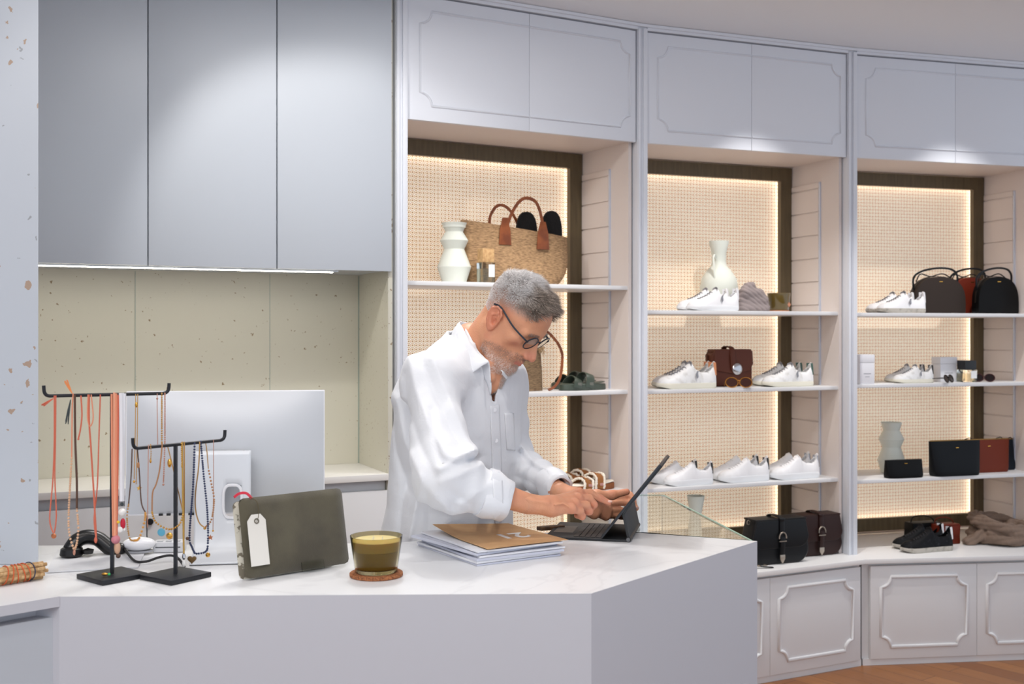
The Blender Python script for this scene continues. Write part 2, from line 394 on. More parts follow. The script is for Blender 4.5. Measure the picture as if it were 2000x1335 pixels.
for i in range(3):
    p0, d, n, L, ang = BAY[i]
    place = ['behind the man', 'in the middle, right of the man', 'at the right edge'][i]
    t = thing('shelving_unit', 'tall white shelving bay with backlit lattice back %s' % place, 'shelving', (p0.x, p0.y, 0), ang)
    x0, x1 = 0.026, L-0.026
    for sx in ((0,) if i < 2 else (0, 1)):
        c = L*sx
        pl = MB().box(c-0.024, c+0.024, 0.004, 0.06, WTZ, CEILZ-0.002).box(c-0.022, c-0.010, -0.004, 0.006, WTZ, CEILZ-0.02).box(c+0.002, c+0.022, -0.006, 0.006, WTZ, CEILZ-0.02)
        obj('pillar', pl, WHITE, t, bevel=0.0015)
    # side panels
    for s, xx in ((0, x0-0.002), (1, x1-0.014)):
        o = obj('side_panel', MB().box(xx, xx+0.016, 0.05, DEP+0.03, WTZ+0.001, UZ+0.02), CREAM, t)
        xi = xx+0.016 if s == 0 else xx-0.006
        b = MB(); z = WTZ+0.05
        while z < UZ-0.08:
            b.box(xi, xi+0.006, 0.20, DEP-0.002, z, min(z+0.108, UZ-0.1)); z += 0.114
        obj('slotted_panel', b, CREAM, t, bevel=0.001, bseg=1)
        obj('shelf_track', MB().box(xi, xi+0.0065, 0.187, 0.197, WTZ+0.05, UZ-0.10), METALSTRIP, t)
    # back: dark frame, lattice set back behind it
    fz0 = WTZ+0.02; fz1 = UZ-0.004; fw = 0.066
    fl = x0+0.014+0.004; fr = x1-0.014-0.004
    fr_m = MB()
    for poly in ([(fl, fz0), (fr, fz0), (fr-fw, fz0+fw), (fl+fw, fz0+fw)], [(fl, fz1), (fl+fw, fz1-fw), (fr-fw, fz1-fw), (fr, fz1)],
                 [(fl, fz0), (fl+fw, fz0+fw), (fl+fw, fz1-fw), (fl, fz1)], [(fr, fz0), (fr, fz1), (fr-fw, fz1-fw), (fr-fw, fz0+fw)]):
        fr_m.ext(poly, DEP-0.012, DEP+0.016)
    obj('back_frame', fr_m, FRAMEM, t)
    obj('lattice_panel', MB().box(fl+0.02, fr-0.02, DEP+0.036, DEP+0.042, fz0+0.02, fz1-0.02), LATTICE, t)
    obj('back_board', MB().box(x0, x1, DEP+0.046, DEP+0.056, WTZ+0.002, UZ+0.02), CREAM, t)
    # upper cupboard
    obj('cupboard', MB().box(x0+0.001, x1-0.001, 0.034, DEP+0.05, UZ+0.001, CEILZ-0.004), CREAM, t)
    xs = bx(i, seam_u[i], 0.01)
    poly = notch(x0+0.055, x1-0.035, UZ+0.055, DT-0.055, 0.05)
    for lf, (a, b) in ((True, (x0, xs)), (False, (xs, x1-0.003))):
        dr = obj('cupboard_door', MB().box(a+0.001, b-0.001, 0.010, 0.030, UZ-0.004, DT), WHITE, t, bevel=0.0008)
        ch = half(poly, xs-0.003 if lf else xs+0.003, lf)
        obj('moulding', MB().tube([(x, 0.010, z) for x, z in ch], 0.0048, 6, up=(0, -1, 0)), WHITE, dr, smooth=True, angle=60)
    obj('cornice', MB().box(0.024, L-0.024, 0.0, 0.034, DT+0.006, CEILZ-0.004).box(0.0, L, -0.012, 0.0, CEILZ-0.014, CEILZ-0.002), WHITE, t)
    for z in SHELF[i]:
        obj('shelf', MB().ext([(0.031, z-0.018), (L-0.031, z-0.018), (L-0.031, z), (0.031, z)], 0.055, DEP-0.014), WHITEB, t, bevel=0.003)
    # warm light strips hidden behind the frame, shining on the lattice
    rot = Matrix.Rotation(ang, 4, 'Z')
    for (xa, za, ax, ln) in ((fl+0.03, (fz0+fz1)/2, 'v', fz1-fz0-0.1), (fr-0.03, (fz0+fz1)/2, 'v', fz1-fz0-0.1), ((fl+fr)/2, fz1-0.03, 'h', fr-fl-0.1), ((fl+fr)/2, fz0+0.03, 'h', fr-fl-0.1)):
        loc = bw(i, xa, DEP+0.022, za); 
        cx_ = (fl+fr)/2; cz_ = (fz0+fz1)/2
        dirl = Vector((cx_-xa if ax == 'v' else 0, 0, 0)) if ax == 'v' else Vector((0, 0, cz_-za))
        dirl = dirl.normalized()+Vector((0, 0.35, 0)); dw = rot.to_3x3() @ dirl
        l = bpy.data.lights.new('back_panel_light', 'AREA'); l.shape = 'RECTANGLE'
        l.size = 0.012; l.size_y = ln; l.energy = 0.6*ln; l.color = (1.0, 0.86, 0.74)
        o = bpy.data.objects.new('back_panel_light', l); COL.objects.link(o); o.location = loc
        zax = -dw.normalized(); yax = (Vector((0, 0, 1)) if ax == 'v' else rot.to_3x3() @ Vector((1, 0, 0)))
        yax = (yax-zax*yax.dot(zax)).normalized(); xax = yax.cross(zax)
        o.rotation_euler = Matrix((xax, yax, zax)).transposed().to_euler()
# ---------------------------------------------------------------- low cabinets under the bays
Q = [Vector((-0.38, 4.172, 0)), Vector((1.639, 5.179, 0)), Vector((2.86, 5.327, 0))]
wt = thing('display_worktop', 'white worktop running under the shelving bays with bags standing on it', 'worktop')
d1 = (Q[1]-Q[0]).normalized()
poly = [(Q[0].x, Q[0].y), (Q[1].x, Q[1].y), (Q[2].x, Q[2].y), (PIL[3].x-0.12, PIL[3].y+0.47), (PIL[2].x-0.13, PIL[2].y+0.47), (PIL[1].x-0.18, PIL[1].y+0.47), (PIL[0].x-0.21+0.0, PIL[0].y+0.42)]
obj('slab', MB().prism(poly, WTZ-0.022, WTZ), mat('display_top', (240, 239, 238), 0.4), wt, bevel=0.0015)
def low_cab(A, B, doors, label, inset):
    d = (B-A); L = d.length; d.normalize(); a = math.atan2(d.y, d.x)
    t = thing('low_cabinet', label, 'cabinet', (A.x, A.y, 0), a)
    obj('carcass', MB().box(0.0, L, 0.038, 0.40, 0.0, WTZ-0.023), WHITEB, t)
    obj('plinth', MB().box(0.0, L, 0.026, 0.037, 0.0, 0.03), WHITEB, t)
    for k, (p, q) in enumerate(doors):
        dr = obj('door', MB().box(p+0.001, q-0.001, 0.014, 0.034, 0.032, WTZ-0.036), WHITEB, t, bevel=0.0012)
        o = obj('moulding', MB().tube([(x, 0.013, z) for x, z in notch(p+inset, q-inset, 0.032+0.055, WTZ-0.036-0.05, 0.048, 5)], 0.0085, 8, close=True, up=(0, -1, 0)), WHITEB, dr, smooth=True, angle=70)
    return t
def xl(A, B, u, y=0.014):
    d = (B-A).normalized(); nn = Vector((-d.y, d.x, 0)); p = A+nn*y; k = (u-CX)/F
    return (k*p.y-p.x)/(d.x-k*d.y)
L1 = (Q[1]-Q[0]).length
a0 = xl(Q[0], Q[1], 1504); a1 = xl(Q[0], Q[1], 1681); w = a1-a0
low_cab(Q[0], Q[0]+d1*(a0-w-0.004), [(0.02+k*w, 0.02+(k+1)*w) for k in range(int((a0-w-0.03)/w))], 'low white panelled cabinet hidden behind the service counter', 0.05)
A = Q[0]+d1*(a0-w); t = low_cab(A, Q[1]-d1*0.0, [(0.0, w), (w, 2*w)], 'low white panelled cabinet beside the counter end below the saddle bags', 0.05)
d2 = (Q[2]-Q[1]).normalized(); b0 = xl(Q[1], Q[2], 1700); b1 = xl(Q[1], Q[2], 1908); w2 = b1-b0
low_cab(Q[1], Q[2], [(b0, b1), (b1, b1+w2)], 'low white panelled cabinet at the right edge below the black sneakers', 0.052)
# ---------------------------------------------------------------- service counter
CT = 1.08
def onc(u, v, z=None):
    z = CT if z is None else z
    Y = (CAMZ-z)*F/(v-CY); return Vector(((u-CX)/F*Y, Y, z))
KA = onc(116, 1164); KB = onc(1155, 1158); KC = onc(1479, 1056); KD = onc(1250, 1040); KE = onc(1023, 1040); KF = onc(762, 1060); KG = onc(75, 1065)
COUNTERM = mat('counter_lacquer', (206, 206, 212), 0.5)
ctr = thing('service_counter', 'long angular white service counter in the foreground with a marble-look top', 'counter')
main = [(KA.x, KA.y), (KB.x, KB.y), (KC.x, KC.y), (KD.x, KD.y), (KE.x, KE.y), (KF.x, KF.y), (KG.x-0.02, KG.y)]
obj('body', MB().prism([(-1.02, 2.06)]+main, 0.0, CT-0.0012), COUNTERM, ctr)
lh = (KA-onc(0, 1183)).normalized(); LH = KA-lh*0.95
nn = Vector((-lh.y, lh.x, 0))
obj('top', MB().prism([(LH.x, LH.y)]+main+[(-1.75, 2.10)], CT-0.0011, CT), MARBLE, ctr)
obj('left_slab', MB().prism([(LH.x, LH.y), (KA.x, KA.y), (-1.0, 2.07), (-1.75, 2.10)], CT-0.018, CT-0.0012), COUNTERM, ctr)
la = math.atan2(lh.y, lh.x)
e = MB(); e.M = Matrix.Translation((LH.x, LH.y, 0)) @ Matrix.Rotation(la, 4, 'Z')
obj('top_edge', MB().add([KA+Vector((0,0,-.018)), LH+Vector((0,0,-.018)), LH-nn*0.0015+Vector((0,0,-.018)), KA-nn*.0015+Vector((0,0,-.018)), KA, LH, LH-nn*.0015, KA-nn*.0015],
    [(0,1,2,3),(4,5,6,7),(0,1,5,4),(2,3,7,6),(1,2,6,5),(3,0,4,7)]), COUNTERM, ctr)
e.box(0.0, 0.949, 0.045, 0.30, 0.0, CT-0.0185)
obj('left_body', e, COUNTERM, ctr)
e2 = MB(); e2.M = e.M; e2.box(0.02, 0.944, 0.012, 0.043, 0.05, CT-0.038)
obj('drawer_front', e2, mat('drawer_grey', (192, 196, 202), 0.5), ctr, bevel=0.001)

# glass topped display case behind the counter
GLASS = NT('clear_glass')
_g = GLASS.n('ShaderNodeBsdfGlass', ins={'Color': (0.98, 0.995, 0.985, 1), 'Roughness': 0.0, 'IOR': 1.45})
_o = GLASS.t.nodes['Material Output']; GLASS.t.links.new(_g.outputs[0], _o.inputs[0]); GLASS = GLASS.m
GEDGE = mat('glass_edge_green', (150, 190, 172), 0.15)
GN = KC+Vector((-0.012, 0.004, 0)); GF = onc(1296, 966); GL = Vector((0.15, 3.242, CT)); GM = Vector((0.095, KE.y+0.008, CT)); GR = Vector((KD.x+0.01, KD.y+0.008, CT))
case = thing('display_case', 'glass topped display case behind the right end of the service counter', 'display case')
poly = [(GN.x, GN.y+0.003), (GF.x, GF.y), (GL.x, GL.y), (GM.x, GM.y), (GR.x, GR.y)]
obj('top_pane', MB().prism(poly, CT-0.008, CT), GLASS, case)
obj('glass_edge', MB().tube([Vector((p[0], p[1], CT-0.004)) for p in poly[:3]], 0.0, flat=(0.006, 0.009), up=(0, 0, 1)), GEDGE, case)
def side_pane(a, b, z0, z1, th=0.006):
    d = (Vector(b)-Vector(a)); n_ = Vector((-d.y, d.x)).normalized()*th
    return MB().prism([(a[0], a[1]), (b[0], b[1]), (b[0]+n_.x, b[1]+n_.y), (a[0]+n_.x, a[1]+n_.y)], z0, z1)
obj('side_pane', side_pane(poly[0], poly[1], 0.93, CT-0.009), GLASS, case)
obj('side_pane', side_pane(poly[1], poly[2], 0.93, CT-0.009), GLASS, case)
obj('case_body', MB().prism(poly, 0.0, 0.925), WHITEB, case)
obj('tray_floor', MB().prism([(0.11, 2.66), (0.30, 2.66), (0.53, 2.60), (0.505, 2.86), (0.15, 2.93)], 0.926, 1.0), mat('case_lining', (236, 234, 230), 0.7), case)
jt = thing('jewellery_tray', 'brown leather jewellery tray under the glass at the counter tip', 'tray', (0.462, 2.70, 1.0), 0.2)
obj('tray', MB().box(-0.06, 0.06, -0.05, 0.05, 0.0005, 0.006).box(-.06, -.054, -.05, .05, .006, .016).box(.054, .06, -.05, .05, .006, .016).box(-.06, .06, .044, .05, .006, .016).box(-.06, .06, -.05, -.044, .006, .016), mat('tray_brown', (98, 66, 44), 0.6), jt)
GOLD = mat('gold_metal', (226, 172, 84), 0.25, 1.0)
SILVER = mat('silver_metal', (206, 206, 210), 0.22, 1.0)
rg = obj('ring', MB().tube([(0.45+0.011*math.cos(a*math.pi/12), 2.695+0.011*math.sin(a*math.pi/12), 1.0085) for a in range(24)], 0.0022, 6, close=True), GOLD, smooth=True)
tag(rg, 'gold ring in the brown jewellery tray under the glass', 'ring')
rg = obj('brooch', MB().ball((0.49, 2.705, 1.0095), 0.009, sc=(1.3, 1, 0.35)).ball((0.497, 2.707, 1.0125), 0.004), SILVER, smooth=True)
tag(rg, 'silver brooch in the brown jewellery tray under the glass', 'brooch')
pt = onc(1076, 1034)
wt_ = obj('wooden_rest', MB().tube(smoothpts([onc(1053, 1036)+Vector((0, 0, .005)), onc(1062, 1035)+Vector((0, 0, .005)), onc(1100, 1032)+Vector((0, 0, .005))], 4), 0.0, flat=(0.02, 0.009), up=(0, 0, 1)), mat('dark_walnut', (74, 50, 32), 0.45, noise=(60, (100, 72, 48), .4, .6)), bevel=0.0015)
tag(wt_, 'small dark wooden block at the counter back edge behind the keyboard', 'block')

# ---------------------------------------------------------------- tablet in a keyboard folio
LPn = onc(1063, 1052); LPr = onc(1228, 1061)
lw = (LPr-LPn).length; la_ = math.radians(-12.5)
LAP = thing('tablet_computer', 'black tablet propped on an open keyboard folio on the counter', 'tablet', (LPn.x, LPn.y, CT), la_)
SPACE = mat('folio_charcoal', (38, 40, 43), 0.55); KEYM = mat('keycap_black', (52, 50, 50), 0.5); DKB = mat('folio_black', (16, 16, 17), 0.4)
DW = 0.205
obj('keyboard_base', MB().box(0, lw, 0, DW, 0.0006, 0.0055), SPACE, LAP, bevel=0.001)
obj('trackpad', MB().box(0.010, 0.055, 0.06, 0.145, 0.0056, 0.0061), mat('trackpad_grey', (70, 68, 68), 0.35), LAP)
kx0 = 0.066; kw = 0.0128
for r in range(5):
    c = 0
    y = 0.012
    while y < DW-0.018:
        wd = kw-0.0016
        if r == 0 and 0.065 < y < 0.08: wd = 0.062
        kb = obj('key', MB().box(kx0+r*kw, kx0+r*kw+kw-0.0018, y, y+wd, 0.0056, 0.0068), KEYM, LAP)
        y += wd+0.0016
xt = kx0+5*kw+0.003
obj('hinge_bar', MB().tube([(lw-0.003, 0.0, 0.006), (lw-0.003, DW, 0.006)], 0.0058, 12), DKB, LAP, smooth=True)
obj('hinge_cap', MB().tube([(lw-0.003, -0.0015, 0.006), (lw-0.003, -0.0003, 0.006)], 0.0046, 12), mat('hinge_grey', (110, 110, 112), 0.35, 0.6), LAP)
# tablet: leaning back from the base; angle measured from the vertical
TA = math.radians(38.5); TL = 0.214
bx0, bz0 = xt-0.004, 0.010
def tp(s, o=0.0): return (bx0+math.sin(TA)*s+math.cos(TA)*o, bz0+math.cos(TA)*s-math.sin(TA)*o)
def slab(s0, s1, o0, o1, y0, y1):
    return MB().ext([tp(s0, o0), tp(s1, o0), tp(s1, o1), tp(s0, o1)], y0, y1)
obj('tablet', slab(0, TL, 0, 0.0055, -0.004, DW+0.004), mat('tablet_edge', (60, 62, 66), 0.3, 0.7), LAP, bevel=0.0012)
obj('screen', slab(0.004, TL-0.004, -0.0006, 0.0, 0.0, DW), mat('screen_glass', (14, 14, 16), 0.08), LAP)
obj('folio_cover', slab(0.074, TL, 0.0056, 0.0085, -0.003, DW+0.003), SPACE, LAP)
m0 = tp(0.074, 0.0072)
dx, dz = m0[0]-(lw-0.003), m0[1]-0.010; ll = math.hypot(dx, dz); px, pz = -dz/ll*0.003, dx/ll*0.003
obj('folio_back', MB().ext([(lw-0.003+px, 0.010+pz), (lw-0.003-px, 0.010-pz), (m0[0]-px, m0[1]-pz), (m0[0]+px, m0[1]+pz)], 0.0, DW), SPACE, LAP, bevel=0.001)

# ---------------------------------------------------------------- folder on a stack of papers
PAP = mat('white_paper', (232, 233, 238), 0.7); PAPG = mat('paper_bluegrey', (205, 208, 222), 0.7)
f0 = onc(936, 1106); z = CT+0.0005
for k in range(6):
    rr = random.uniform(-3.0, 3.0); th = [0.0035, 0.004, 0.0045, 0.0035, 0.005, 0.004][k]
    jx, jy = random.uniform(-.006, .004), random.uniform(-.004, .004)
    w_, l_ = 0.208+random.uniform(-.004, .004), 0.262+random.uniform(-.008, .004)
    mb = MB(); N = 14
    rings = []
    for i in range(N+1):
        t_ = i/N; yy = l_*t_
        wob = 0.0008*math.sin(k*2+t_*9)
        rings.append([(0+wob, yy, z), (w_+wob, yy, z), (w_+wob-.0005, yy, z+th*0.45), (w_+.001, yy, z+th*0.5+.0004*math.sin(t_*14+k)), (w_-.001+wob, yy, z+th), (0.001+wob, yy, z+th+.0007*math.sin(t_*6+k))])
    mb.rings(rings)
    o = obj('paper_wad', mb, PAP if k % 2 else PAPG, loc=(f0.x+jx, f0.y+jy, 0), rot=(0, 0, math.radians(33+rr)))
    words = ['lowest', 'second from the bottom', 'third from the bottom', 'fourth from the bottom', 'second from the top', 'topmost, under the folder'][k]
    tag(o, 'folded white papers in the stack beside the tablet, %s' % words, 'papers', 'papers stacked on the counter'); z += th+0.0012
FOL = thing('paper_folder', 'brown card folder with a white number 21 lying on the paper stack', 'folder', (f0.x+0.022, f0.y+0.012, z), math.radians(31))
N = 12; mb = MB(); rings = []
for i in range(N+1):
    t_ = i/N; yy = 0.245*t_
    row = []
    for jx in range(9):
        s_ = jx/8; lift = 0.016*max(0, t_-.45)**1.5*(1-s_)*2+0.0012*math.sin(s_*3+t_*2)
        row.append((0.195*s_-.006, yy, 0.0008+lift))
    rings.append(row+[(p[0], p[1], p[2]+0.0011) for p in row[::-1]])
mb.rings(rings)
obj('cover', mb, mat('kraft_card', (206, 164, 116), 0.75, noise=(30, (198, 154, 108), .35, .65)), FOL, smooth=True, angle=30)
text_obj('number', '21', 0.074, mat('white_print', (240, 240, 238), 0.6), FOL, (0.108, 0.098, 0.0030), (0, 0, math.radians(180-3)), 0.0004, 'white printed number 21')

# ---------------------------------------------------------------- candle on a cork coaster
cc = onc(735, 1124)
cork = obj('coaster', MB().lathe([(0.0, 0.0005), (0.050, 0.0005), (0.0515, 0.002), (0.0515, 0.0065), (0.050, 0.0078), (0.0, 0.0078)], 40), mat('cork', (176, 112, 70), 0.85, noise=(260, (120, 72, 42), .45, .62)), loc=(cc.x, cc.y, CT), smooth=True, angle=30)
tag(cork, 'round cork coaster under the lit-looking glass candle on the counter', 'coaster')
cork['label'] = 'round cork coaster under the olive glass candle on the counter'
SMOKE = NT('olive_glass'); SMOKE.set(Base_Color=(*srgb((196, 182, 140)), 1), Roughness=0.03, Transmission_Weight=1.0, IOR=1.3); SMOKE = SMOKE.m
can = thing('glass_candle', 'olive glass candle with pale wax on the counter beside the pouch', 'candle', (cc.x, cc.y, CT+0.0080))
obj('cup', MB().lathe([(0.0, 0.0), (0.037, 0.0), (0.041, 0.003), (0.0505, 0.069), (0.0508, 0.0705), (0.0490, 0.0705), (0.0485, 0.069), (0.0395, 0.010), (0.037, 0.008), (0.0, 0.008)], 48), SMOKE, can, smooth=True, angle=50)
WAX = mat('candle_wax', (232, 214, 150), 0.5, sss=0.3)
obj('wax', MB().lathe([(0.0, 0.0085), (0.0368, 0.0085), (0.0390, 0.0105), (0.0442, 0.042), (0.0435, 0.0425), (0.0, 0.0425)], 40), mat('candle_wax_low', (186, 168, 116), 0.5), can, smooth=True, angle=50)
obj('wax_rim', MB().lathe([(0.0, 0.0428), (0.0444, 0.0428), (0.0470, 0.0615), (0.0440, 0.0630), (0.0, 0.0610)], 40), WAX, can, smooth=True, angle=50)
for k in range(3):
    obj('wick', MB().tube([(0.012*math.cos(k*2.1), 0.012*math.sin(k*2.1), 0.0600), (0.012*math.cos(k*2.1), 0.012*math.sin(k*2.1)+.001, 0.0680)], 0.0009, 6), mat('wick', (230, 225, 210), 0.8), can)

# ---------------------------------------------------------------- velvet pouch with tag
pl0 = onc(484, 1137); pr0 = onc(687, 1104)
pw = (pr0-pl0).length; pa = math.atan2((pr0-pl0).y, (pr0-pl0).x)
PO = thing('velvet_pouch', 'dark olive velvet pouch with a blank paper tag leaning on the counter', 'pouch', (pl0.x, pl0.y, CT+0.001), pa)
VEL = mat('olive_velvet', (86, 80, 62), 0.9, noise=(14, (68, 62, 48), .35, .65), bump=(420, 0.35, 0.001), sheen=0.6)
ph = 0.152; lean = 0.2
def pouch_pt(s, t, o):      # s along width, t up, o thickness backwards
    return (s, math.sin(lean)*t+math.cos(lean)*o, math.cos(lean)*t-math.sin(lean)*o+0.005)
def pillow(w, h, th, nx=22, nz=16, r=0.012, wob=0.0):
    """closed soft slab in (s,t,o)"""
    pts = []
    for sgn in (0, 1):
        g = []
        for iz in range(nz+1):
            for ix in range(nx+1):
                a = ix/nx; b = iz/nz
                ed = (1-(2*a-1)**8)*(1-(2*b-1)**8); bulge = ed**0.5
                sx = a*w; tz = b*h
                # rounded corners
                ca = max(0, abs(a*w-w/2)-(w/2-r)); cb = max(0, abs(b*h-h/2)-(h/2-r))
                if ca > 0 and cb > 0:
                    dd = math.hypot(ca, cb)
                    if dd > r:
                        sx += (r/dd-1)*ca*(1 if a > .5 else -1); tz += (r/dd-1)*cb*(1 if b > .5 else -1)
                o = th/2+(-1 if sgn == 0 else 1)*(th/2)*bulge+wob*math.sin(a*7+b*4)*ed
                g.append((sx, tz, o))
        pts.append(g)
    return pts
def pillow_mb(w, h, th, fn, **k):
    nx, nz = k.get('nx', 22), k.get('nz', 16)
    g = pillow(w, h, th, **k); mb = MB()
    vs = [fn(*p) for p in g[0]]+[fn(*p) for p in g[1]]; n1 = len(g[0]); fs = []
    for iz in range(nz):
        for ix in range(nx):
            a = iz*(nx+1)+ix
            fs.append((a, a+1, a+nx+2, a+nx+1)); fs.append((n1+a, n1+a+nx+1, n1+a+nx+2, n1+a+1))
    bd = [ix for ix in range(nx)]+[iz*(nx+1)+nx for iz in range(nz)]+[nz*(nx+1)+ix for ix in range(nx, 0, -1)]+[iz*(nx+1) for iz in range(nz, 0, -1)]
    for i in range(len(bd)):
        a, b = bd[i], bd[(i+1) % len(bd)]
        fs.append((a, n1+a, n1+b, b))
    return mb.add(vs, fs)
obj('front_bag', pillow_mb(pw, ph, 0.018, pouch_pt, r=0.010, wob=0.0015), VEL, PO, smooth=True, angle=60)
GUS = mat('checked_lining', (206, 200, 184), 0.9, noise=(60, (120, 112, 96), .5, .54))
obj('back_bag', pillow_mb(pw-.02, ph-0.004, 0.016, lambda s, t, o: pouch_pt(s-0.004, t, o+0.0185), r=0.010), GUS, PO, smooth=True, angle=60)
obj('ribbon', MB().tube(smoothpts([pouch_pt(-.006, ph+.004, .012), pouch_pt(.006, ph+.010, .014), pouch_pt(.018, ph+.009, .008), pouch_pt(.026, ph-.002, .004)], 5), 0.0, flat=(0.005, 0.0014), up=(0, -1, .3)), mat('red_ribbon', (206, 44, 66), 0.6), PO)
obj('tag_string', MB().tube(smoothpts([pouch_pt(.022, ph+.001, .004), pouch_pt(.032, ph-.010, -.004), pouch_pt(.033, ph-.035, -.004), pouch_pt(.027, ph-.048, -.0035)], 6), 0.0007, 6), mat('string_brown', (92, 82, 60), .9), PO)
tg = []
ts0 = 0.008; tw = 0.039; t0 = 0.022; t1 = 0.119
tg = [(ts0, t0), (ts0+tw, t0), (ts0+tw, t1-.012), (ts0+tw-.010, t1), (ts0+.010, t1), (ts0, t1-.012)]
mb = MB(); hole = [(ts0+tw/2+.0042*math.cos(a*math.pi/8), t1-.013+.0042*math.sin(a*math.pi/8)) for a in range(16)]
mb.add([pouch_pt(s, t, -.004) for s, t in tg]+[pouch_pt(s, t, -.0033) for s, t in tg], [(0, 1, 2, 3, 4, 5), (11, 10, 9, 8, 7, 6)]+[(i, (i+1) % 6, 6+(i+1) % 6, 6+i) for i in range(6)])
obj('paper_tag', mb, mat('tag_paper', (228, 224, 216), 0.8), PO, label='blank cream paper tag')
obj('tag_eyelet', MB().tube([pouch_pt(s, t, -.0044) for s, t in hole], 0.0014, 6, close=True), mat('eyelet_grey', (110, 104, 90), .6), PO)
obj('clear_prop', MB().add([pouch_pt(.115, -.002, -.003), pouch_pt(.165, -.002, -.003), pouch_pt(.165, .016, -.003), pouch_pt(.115, .016, -.003), pouch_pt(.115, -.002, -.0045), pouch_pt(.165, -.002, -.0045), pouch_pt(.165, .016, -.0045), pouch_pt(.115, .016, -.0045)],
    [(0, 1, 2, 3), (7, 6, 5, 4), (0, 4, 5, 1), (1, 5, 6, 2), (2, 6, 7, 3), (3, 7, 4, 0)]), GLASS, PO)

# ---------------------------------------------------------------- desktop monitor seen from behind
ALU = mat('silver_shell', (200, 202, 206), 0.45, 0.25); ALUE = mat('silver_edge_white', (238, 238, 242), 0.35)
m0 = P(244, 1007, 2.36); m1 = P(634, 1007, 2.42)
mw = (m1.xy-m0.xy).length; ma = math.atan2(m1.y-m0.y, m1.x-m0.x)
MON = thing('desktop_monitor', 'large silver desktop monitor seen from behind at the left of the counter', 'monitor', ((m0.x+m1.x)/2, (m0.y+m1.y)/2, CT), ma)
zb = m0.z-CT; mh = P(0, 764, 2.36).z-m0.z
mt = math.radians(3)
sh = MB(); sh.M = Matrix.Translation((0, 0, zb)) @ Matrix.Rotation(-mt, 4, 'X')
# rear shell bulges to the camera side (-y)
rr_ = []
sh.box(-mw/2, mw/2, 0.0, 0.012, 0, mh)
obj('bezel', sh, ALUE, MON, bevel=0.002)
nx = 20; grid = []
bk = MB(); bk.M = sh.M
vs = []; fs = []
for iz in range(nx+1):
    for ix in range(nx+1):
        a = ix/nx; b = iz/nx; u_ = (2*a-1); w__ = (2*b-1)
        bul = 0.022*(1-abs(u_)**2.6)*(1-abs(w__)**2.6)
        vs.append(((a-.5)*(mw-.004), -0.0005-bul, 0.003+b*(mh-.006)))
for iz in range(nx):
    for ix in range(nx):
        a = iz*(nx+1)+ix; fs.append((a, a+1, a+nx+2, a+nx+1))
bk.add(vs, fs); obj('rear_shell', bk, ALU, MON, smooth=True, angle=60)
sc_ = MB(); sc_.M = sh.M; sc_.box(-mw/2+.008, mw/2-.008, 0.0122, 0.0130, 0.03, mh-.01)
obj('screen', sc_, mat('screen_glass', (14, 14, 16), 0.08), MON)
pm = MB(); pm.M = sh.M
for uu, ww in ((313, .008), (328, .008), (351, .007), (372, .012), (395, .008)):
    xx = -mw/2+(uu-244)/390*mw; pm.box(xx-ww/2, xx+ww/2, -0.006, 0.002, -0.001, 0.0035)
obj('ports', pm, mat('port_black', (24, 24, 26), .4), MON)
# stand: bent plate with an oval hole
s0 = P(365, 884, 2.30); s1 = P(473, 884, 2.30)
s_x0 = -mw/2+(s0.x-m0.x)/math.cos(ma); s_x1 = -mw/2+(s1.x-m0.x)/math.cos(ma)
sx = (s_x0+s_x1)/2; sw = (s_x1-s_x0)/2
yb = -0.055
prof = [(yb, 0.222), (yb-.002, 0.15), (yb-.007, 0.07), (yb-.016, 0.03), (yb-.03, 0.012), (yb-.055, 0.0045), (yb-.075, 0.0042)]
pr = []
prof = [tuple(p) for p in [(v_.x, v_.y) for v_ in smoothpts([Vector((a, b, 0)) for a, b in prof], 5)]]
NX = 24; vs = []; fs = []; hz = 0.118; hr_z = 0.034; hr_x = 0.019; hx = 0.35*sw
for k, (y, zz) in enumerate(prof):
    for ix in range(NX+1): vs.append((sx-sw+2*sw*ix/NX, y, zz+0.0015))
gp = MB(); gp.add(vs, [(k*(NX+1)+i, k*(NX+1)+i+1, (k+1)*(NX+1)+i+1, (k+1)*(NX+1)+i) for k in range(len(prof)-1) for i in range(NX)
    if ((((vs[k*(NX+1)+i][0]+sw/NX)-(sx+hx))/hr_x)**4+(((prof[k][1]+prof[k+1][1])/2-hz)/hr_z)**4 > 1.0)])
st = obj('stand', gp, mat('stand_alu', (226, 229, 234), 0.4, 0.1), MON, smooth=True, angle=60)
md = st.modifiers.new('thick', 'SOLIDIFY'); md.thickness = 0.004
def yz(zz):
    for (y0_, z0_), (y1_, z1_) in zip(prof[:-1], prof[1:]):
        if z1_ <= zz <= z0_: return y0_+(y1_-y0_)*(zz-z0_)/(z1_-z0_)
    return prof[0][0]
ring = []
for k in range(28):
    a = 2*math.pi*k/28; c_, s_ = math.cos(a), math.sin(a)
    zz = hz+hr_z*1.0*(abs(s_)**.6)*(1 if s_ > 0 else -1); ring.append((sx+hx+hr_x*(abs(c_)**.6)*(1 if c_ > 0 else -1), yz(zz)-.001, zz))
obj('hole_rim', MB().tube(ring, 0.0032, 6, close=True), ALUE, MON, smooth=True)
obj('neck', MB().box(sx-sw*.7, sx+sw*.7, yb, -0.018, 0.205, 0.222), ALU, MON)
obj('foot_pad', MB().box(sx-sw, sx+sw, yb-.074, yb-.04, 0.0004, 0.003), mat('foot_rubber', (40, 40, 42), .8), MON)

